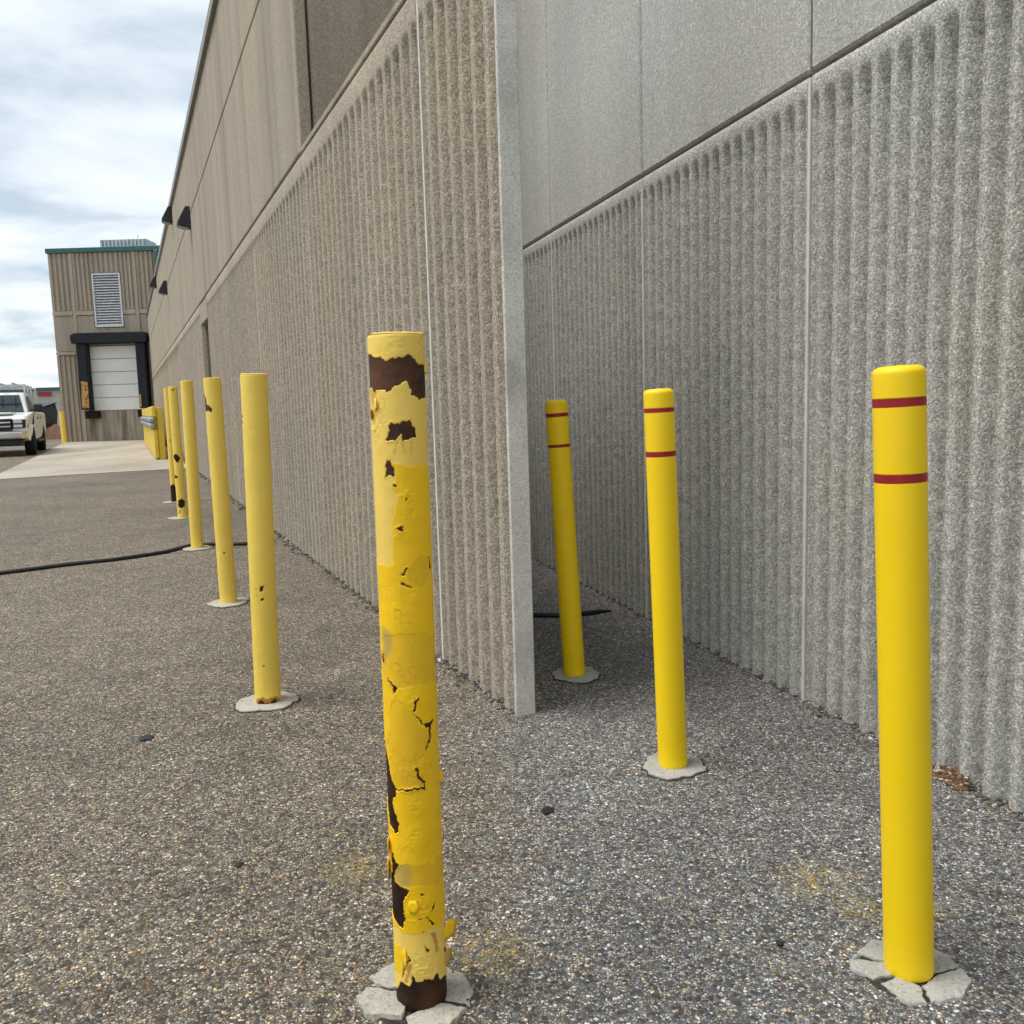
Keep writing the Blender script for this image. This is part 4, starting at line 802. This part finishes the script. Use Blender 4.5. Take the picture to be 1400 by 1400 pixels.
# loose grit: crumbs along the foot of the walls and pebbles on the yard
def ico_template():
    bm = bmesh.new(); bmesh.ops.create_icosphere(bm, subdivisions=1, radius=1.0)
    bm.verts.ensure_lookup_table(); v = np.array([q.co[:] for q in bm.verts]); f = np.array([[q.index for q in t.verts] for t in bm.faces]); bm.free(); return v, f
IV, IF = ico_template()
def pebbles(name, pts, sizes, mat, seed, flat=0.6, cols=None):
    rs = np.random.default_rng(seed); n = len(pts); V = np.empty((n, len(IV), 3)); 
    for i in range(n):
        a = rs.random() * 6.28; s = sizes[i] * (0.7 + 0.6 * rs.random(3)); q = IV * (1 + 0.35 * (rs.random((len(IV), 1)) - 0.5)) * s * (1, 1, flat)
        x = q[:, 0] * math.cos(a) - q[:, 1] * math.sin(a); y = q[:, 0] * math.sin(a) + q[:, 1] * math.cos(a)
        V[i, :, 0] = x + pts[i][0]; V[i, :, 1] = y + pts[i][1]; V[i, :, 2] = q[:, 2] + pts[i][2]
    Fc = (IF[None] + (np.arange(n) * len(IV))[:, None, None]).reshape(-1, 3)
    o = mesh_obj(name, V.reshape(-1, 3), Fc, mat, None, False)
    if cols is not None:
        at = o.data.color_attributes.new('stone_colour', 'FLOAT_COLOR', 'POINT'); C4 = np.ones((n * len(IV), 4), np.float32)
        C4[:, :3] = np.repeat(cols, len(IV), 0); at.data.foreach_set('color', C4.ravel())
    return o
t_ = NT('loose_stone', 0.85, 0.3); a_ = t_.n('ShaderNodeAttribute', attribute_name='stone_colour')
t_.col(t_.mix(0.5, a_.outputs['Color'], t_.ramp(t_.noise(400, 3), [(0.3, 0.75), (0.7, 1.2)]), 'MULTIPLY')); M_STONE = t_.m
rs = np.random.default_rng(5)
pal = np.array([(0.05, 0.048, 0.046), (0.10, 0.09, 0.08), (0.17, 0.15, 0.125), (0.26, 0.23, 0.19), (0.45, 0.41, 0.34), (0.30, 0.19, 0.13), (0.62, 0.59, 0.53)])
pp = []; ss_ = []; cc = []
def wallline(fr, u0, u1, n, w, sz, dark):
    for _ in range(n):
        u = u0 + (u1 - u0) * rs.random(); d = -0.028 + abs(rs.normal()) * w * 1.3 + 0.012 * float(vnoise(u * 6, 1.5, 4))
        p = fr.at(u, 0, d); s = sz * (0.5 + rs.random() ** 2 * 1.6); pp.append((p.x, p.y, s * 0.25)); ss_.append(s)
        cc.append(pal[int(rs.choice(7, p=[0.42, 0.30, 0.14, 0.07, 0.03, 0.02, 0.02]))] if dark else pal[int(rs.choice(7))])
wallline(F1, -0.85, 3.0, 2600, 0.024, 0.0040, True); wallline(F1, 3.0, 14, 1800, 0.035, 0.008, True); wallline(F2, -1.5, 4.5, 4200, 0.020, 0.0036, True)
for _ in range(2600):
    u = rs.random(); y = 1.2 + 7.0 * u ** 1.6; x = (-0.72 + 1.5 * rs.random()) * y
    # keep to the yard side of both walls
    q = Vector((x, y, 0))
    if (q - F2.p).dot(F2.n) < 0.01 and x > -0.02: continue
    if y > 2.9 and abs((q - F1.p).dot(F1.n)) < 0.12: continue
    if (q - F1.p).dot(F1.n) < 0.0 and y > 6.0: continue
    s = 0.0016 + 0.0030 * rs.random() ** 2; pp.append((x, y, s * 0.2)); ss_.append(s); cc.append(pal[int(rs.choice(7, p=[0.12, 0.16, 0.2, 0.2, 0.16, 0.06, 0.10]))])
tag(pebbles('loose_grit', pp, ss_, M_STONE, 8, 0.6, np.array(cc)), 'loose grit and asphalt crumbs along the walls and over the yard', kind='stuff')
# brown leaf and brick litter at the foot of the grey wall
rs = np.random.default_rng(15); pp = []; ss_ = []; cc = []
lp = np.array([(0.15, 0.085, 0.05), (0.20, 0.115, 0.06), (0.09, 0.055, 0.035), (0.33, 0.24, 0.14), (0.50, 0.44, 0.35)])
for _ in range(420):
    u = 0.03 + 0.11 * rs.random(); d = 0.012 + abs(rs.normal()) * 0.016; h = max(0, 0.045 - d * 1.1) * rs.random()
    p = F2.at(u, 0, d - 0.012); pp.append((p.x, p.y, 0.003 + h)); ss_.append(0.003 + 0.005 * rs.random()); cc.append(lp[int(rs.choice(5, p=[0.35, 0.25, 0.2, 0.13, 0.07]))])
tag(pebbles('leaf_litter', pp, ss_, M_STONE, 9, 0.35, np.array(cc)), 'brown leaf and brick crumbs heaped at the foot of the grey wall', kind='stuff')
# crumpled paper by the tan wall
bm = bmesh.new(); bmesh.ops.create_icosphere(bm, subdivisions=3, radius=0.07)
for v in bm.verts: v.co *= 0.75 + 0.5 * float(vnoise(v.co.x * 40, v.co.y * 40 + v.co.z * 33, 3)); v.co.z = v.co.z * 0.6 + 0.035
tag(bm_obj('paper_scrap', bm, plain('white_paper', (0.75, 0.74, 0.71), 0.8, 0.2, 0, 0.08, 20), None, False, (-3.86, 12.35, 0)), 'crumpled white paper scrap by the tan wall', 'litter')

# ------------------------------------------------------------------ pickup truck at the left edge
def pickup():
    TR = Vector((-14.95, 25.7, 0))
    hd = Vector((0.405, -0.914, 0)).normalized()            # nose direction
    o = empty('pickup_truck', TR); o.rotation_euler = (0, 0, math.atan2(hd.y, hd.x)); tag(o, 'white pickup truck with roof rack, cut by the left edge', 'truck')
    # local: x forward (0 = front axle), y left, z up
    W = plain('white_car_paint', (0.74, 0.745, 0.75), 0.28, 0.5, 0, 0.03, 2); G = plain('tinted_glass', (0.02, 0.028, 0.034), 0.08, 0.6); K = plain('black_trim', (0.015, 0.015, 0.016), 0.5, 0.4)
    CH = plain('truck_chrome', (0.55, 0.55, 0.55), 0.22, 0.5, 0.9); T_ = plain('tyre_rubber', (0.016, 0.016, 0.016), 0.85, 0.2); LT = plain('headlight_glass', (0.6, 0.62, 0.63), 0.1, 0.6)
    def side(name, prof, y0, y1, mat, bev=0.03, par=o): return prism(name, prof, y0, y1, mat, par, bev, 'y')
    arch = lambda cx, r: [(cx + r * math.cos(t), 0.42 + r * math.sin(t)) for t in np.linspace(0, math.pi, 9)]
    low = [(0.90, 0.50), (0.95, 0.80), (0.92, 1.06), (0.74, 1.17), (-0.62, 1.26), (-5.0, 1.26), (-5.02, 0.62), (-4.45, 0.52)] + arch(-3.75, 0.50)[::-1] + [(-3.0, 0.46), (-0.62, 0.44)] + arch(0.0, 0.50)[::-1] + [(0.55, 0.5)]
    side('body', low, -0.98, 0.98, W, 0.075)
    side('cab', [(-0.55, 1.24), (-1.25, 1.80), (-1.45, 1.87), (-2.75, 1.87), (-2.95, 1.82), (-3.10, 1.24)], -0.84, 0.84, W, 0.06)
    for s in (-1, 1):
        y = s * 0.845
        side('side_window', [(-0.90, 1.28), (-1.32, 1.75), (-1.90, 1.78), (-1.90, 1.28)], y - 0.006, y + 0.006, G, 0)
        side('side_window', [(-1.98, 1.28), (-1.98, 1.78), (-2.72, 1.77), (-2.90, 1.28)], y - 0.006, y + 0.006, G, 0)
        for a, b in ((-0.62, -1.92), (-1.94, -3.05)):
            d = side('door', [(a, 0.52), (a, 1.235), (b, 1.235), (b, 0.52)], s * 0.982 - 0.004, s * 0.982 + 0.004, W, 0)
            box('door_handle', b + 0.10, b + 0.28, s * 0.99 - 0.012, s * 0.99 + 0.012, 1.06, 1.10, K, d)
        mr = box('mirror', -0.98, -0.82, s * 1.08 - 0.12, s * 1.08 + 0.12, 1.27, 1.50, K, o, 0.03); box('mirror_arm', -0.95, -0.88, min(s * 0.86, s * 0.97), max(s * 0.86, s * 0.97), 1.29, 1.34, K, o)
        box('running_board', -3.0, -0.65, s * 1.0 - 0.09, s * 1.0 + 0.06, 0.36, 0.42, K, o, 0.02)
        hl = box('headlight', 0.74, 0.985, s * 0.78 - 0.17, s * 0.78 + 0.19, 0.80, 1.05, K, o, 0.02)
        for z in (0.865, 0.985): box('headlight_lens', 0.90, 0.995, s * 0.78 - 0.13, s * 0.78 + 0.14, z - 0.045, z + 0.045, LT, hl, 0.015)
        box('fog_light', 0.93, 1.055, s * 0.72 - 0.08, s * 0.72 + 0.08, 0.56, 0.68, LT, o, 0.02)
        for x in (0.0, -3.75):
            Mw = Matrix.Translation((x, s * 0.86, 0.40)) @ Matrix.Rotation(R(90) * (-s), 4, 'X')
            w = lathe('wheel', [(0.27, -0.13), (0.38, -0.13), (0.405, -0.09), (0.405, 0.09), (0.38, 0.13), (0.26, 0.13)], 32, T_, o, True, Mw)
            lathe('rim', [(0.26, 0.125), (0.245, 0.13), (0.22, 0.10), (0.10, 0.09), (0.08, 0.12), (0.0, 0.12)], 20, CH, w, True, Mw)
    wf = mesh_obj('windscreen', [(-0.58, -0.74, 1.27), (-0.58, 0.74, 1.27), (-1.20, 0.68, 1.775), (-1.20, -0.68, 1.775), (-0.563, -0.74, 1.285), (-0.563, 0.74, 1.285), (-1.183, 0.68, 1.79), (-1.183, -0.68, 1.79)], [(3, 2, 1, 0), (4, 5, 6, 7), (0, 1, 5, 4), (2, 3, 7, 6), (1, 2, 6, 5), (3, 0, 4, 7)], G, o)
    gl = box('grille', 0.86, 0.972, -0.60, 0.60, 0.74, 1.08, K, o, 0.02)
    for z in (0.86, 0.97): box('grille_bar', 0.95, 0.99, -0.57, 0.57, z - 0.018, z + 0.018, CH, gl, 0.006)
    def bar(name, x0, x1, hw, z0, z1, mat, par, bev):
        bm = bmesh.new(); add_box(bm, x0, x1, -hw, hw, z0, z1, bev, 2)
        for q in range(-5, 6): bmesh.ops.bisect_plane(bm, geom=list(bm.verts) + list(bm.edges) + list(bm.faces), plane_co=(0, q * hw / 6, 0), plane_no=(0, 1, 0))
        return bm_obj(name, bm, mat, par)
    bar('front_bumper', 0.80, 1.06, 0.99, 0.50, 0.72, CH, o, 0.05); bar('lower_valance', 0.78, 0.95, 0.9, 0.30, 0.492, K, o, 0.03)
    bar('hood_bulge', -0.45, 0.70, 0.55, 1.20, 1.262, W, o, 0.03)
    box('bed_cavity', -4.92, -3.2, -0.80, 0.80, 1.262, 1.275, K, o)
    # ladder rack over the cab
    for x in (-0.95, -2.0, -3.05, -4.7):
        rk = box('rack_bar', x - 0.03, x + 0.03, -0.80, 0.80, 2.05, 2.10, CH, o)
        for s in (-1, 1): box('rack_upright', x - 0.025, x + 0.025, s * 0.76 - 0.025, s * 0.76 + 0.025, 1.22 if x < -3 else (1.70 if x > -1.1 else 1.88), 2.045, CH, rk)
    for y in (-0.5, -0.2, 0.1, 0.45): box('rack_rail', -4.75, -0.85, y - 0.02, y + 0.02, 2.105, 2.15, CH, o)
    # plan taper of the nose and tumblehome of the cab
    for ch in o.children_recursive:
        if ch.name.split('.')[0] in ('wheel', 'rim', 'rack_bar', 'rack_rail', 'rack_upright', 'mirror', 'mirror_arm', 'running_board'): continue
        for v in ch.data.vertices:
            x, y, z = v.co
            if x > 0.35: y *= 1 - 0.16 * ((x - 0.35) / 0.65) ** 2; x -= 0.16 * max(0.0, abs(y) - 0.35) ** 1.5
            if z > 1.2: y *= 1 - 0.17 * (z - 1.2) / 0.67
            if z < 0.7: y *= 1 - 0.05 * (0.7 - z) / 0.3
            v.co = (x, y, z)
pickup()

# ------------------------------------------------------------------ dumpster, heap and far building behind the truck
dm = tag(empty('dumpster', (-24.3, 44.5, 0), R(-20)), 'dark grey dumpster with sloped lid behind the pickup truck', 'dumpster')
M_DM = plain('dumpster_steel', (0.060, 0.066, 0.078), 0.6, 0.4, 0.2, 0.25, 3)
prism('bin', [(-0.75, 0.12), (0.75, 0.12), (0.95, 1.35), (0.85, 1.75), (-0.85, 1.30)], -1.1, 1.1, M_DM, dm, 0.02, 'x')
for y in (-0.9, -0.3, 0.3, 0.9): box('side_rib', y - 0.04, y + 0.04, -0.90, -0.76, 0.2, 1.2, M_DM, dm)
prism('lid', [(-0.90, 1.31), (0.90, 1.78), (0.90, 1.84), (-0.92, 1.37)], -1.12, 1.12, M_BLACK, dm, 0.01, 'x')
for s in (-1, 1): box('fork_pocket', s * 1.16 - 0.055, s * 1.16 + 0.055, -0.6, 0.6, 0.75, 0.95, M_DM, dm, 0.01)
for s in (-1, 1): box('skid', s * 0.8 - 0.08, s * 0.8 + 0.08, -0.7, 0.7, 0.0, 0.12, M_BLACK, dm)
hp = []; hf = []
for j in range(9):
    for i in range(17):
        x = (i - 8) / 8; y = (j - 4) / 4; h = max(0.0, (1 - x * x) * (1 - y * y)); hp.append((x * 1.3, y * 0.9, 0.75 * h ** 0.7 * (0.75 + 0.4 * float(vnoise(i * 0.8, j * 0.8, 4)))))
for j in range(8):
    for i in range(16): hf.append((j * 17 + i, j * 17 + i + 1, (j + 1) * 17 + i + 1, (j + 1) * 17 + i))
tag(mesh_obj('scrap_heap', hp, hf, rusty('brown_heap', (0.10, 0.055, 0.03), (0.30, 0.17, 0.09), 0.9), None, True, (-22.5, 44.2, 0)), 'low brown heap between the dumpster and the dock block', 'heap')
fb = tag(empty('far_building', (-40, 72, 0)), 'low pale grey building with dark green roof edge, far left', 'building')
M_FAR = concrete('far_building_wall', (0.42, 0.41, 0.37))
box('wall', -24, 26, 0, 12, 0, 3.25, M_FAR, fb)
box('roof_edge', -24.1, 26.1, -0.12, 12.1, 3.255, 3.50, M_GREEN, fb)
box('roof_box', 2.6, 8.0, 2.0, 6.0, 3.505, 3.85, M_GREEN, fb)
for x in range(-20, 25, 4): box('pilaster_strip', x - 0.06, x + 0.06, -0.05, -0.003, 0, 3.24, M_FAR, fb)
sg = tag(box('wall_sign', -0.55, 0.55, -0.06, 0.0, -0.17, 0.17, plain('red_sign_enamel', (0.30, 0.012, 0.022), 0.4, 0.5), None, 0.01), 'small red sign on the far grey building', 'sign'); sg.location = (-37.6, 71.98, 2.98)
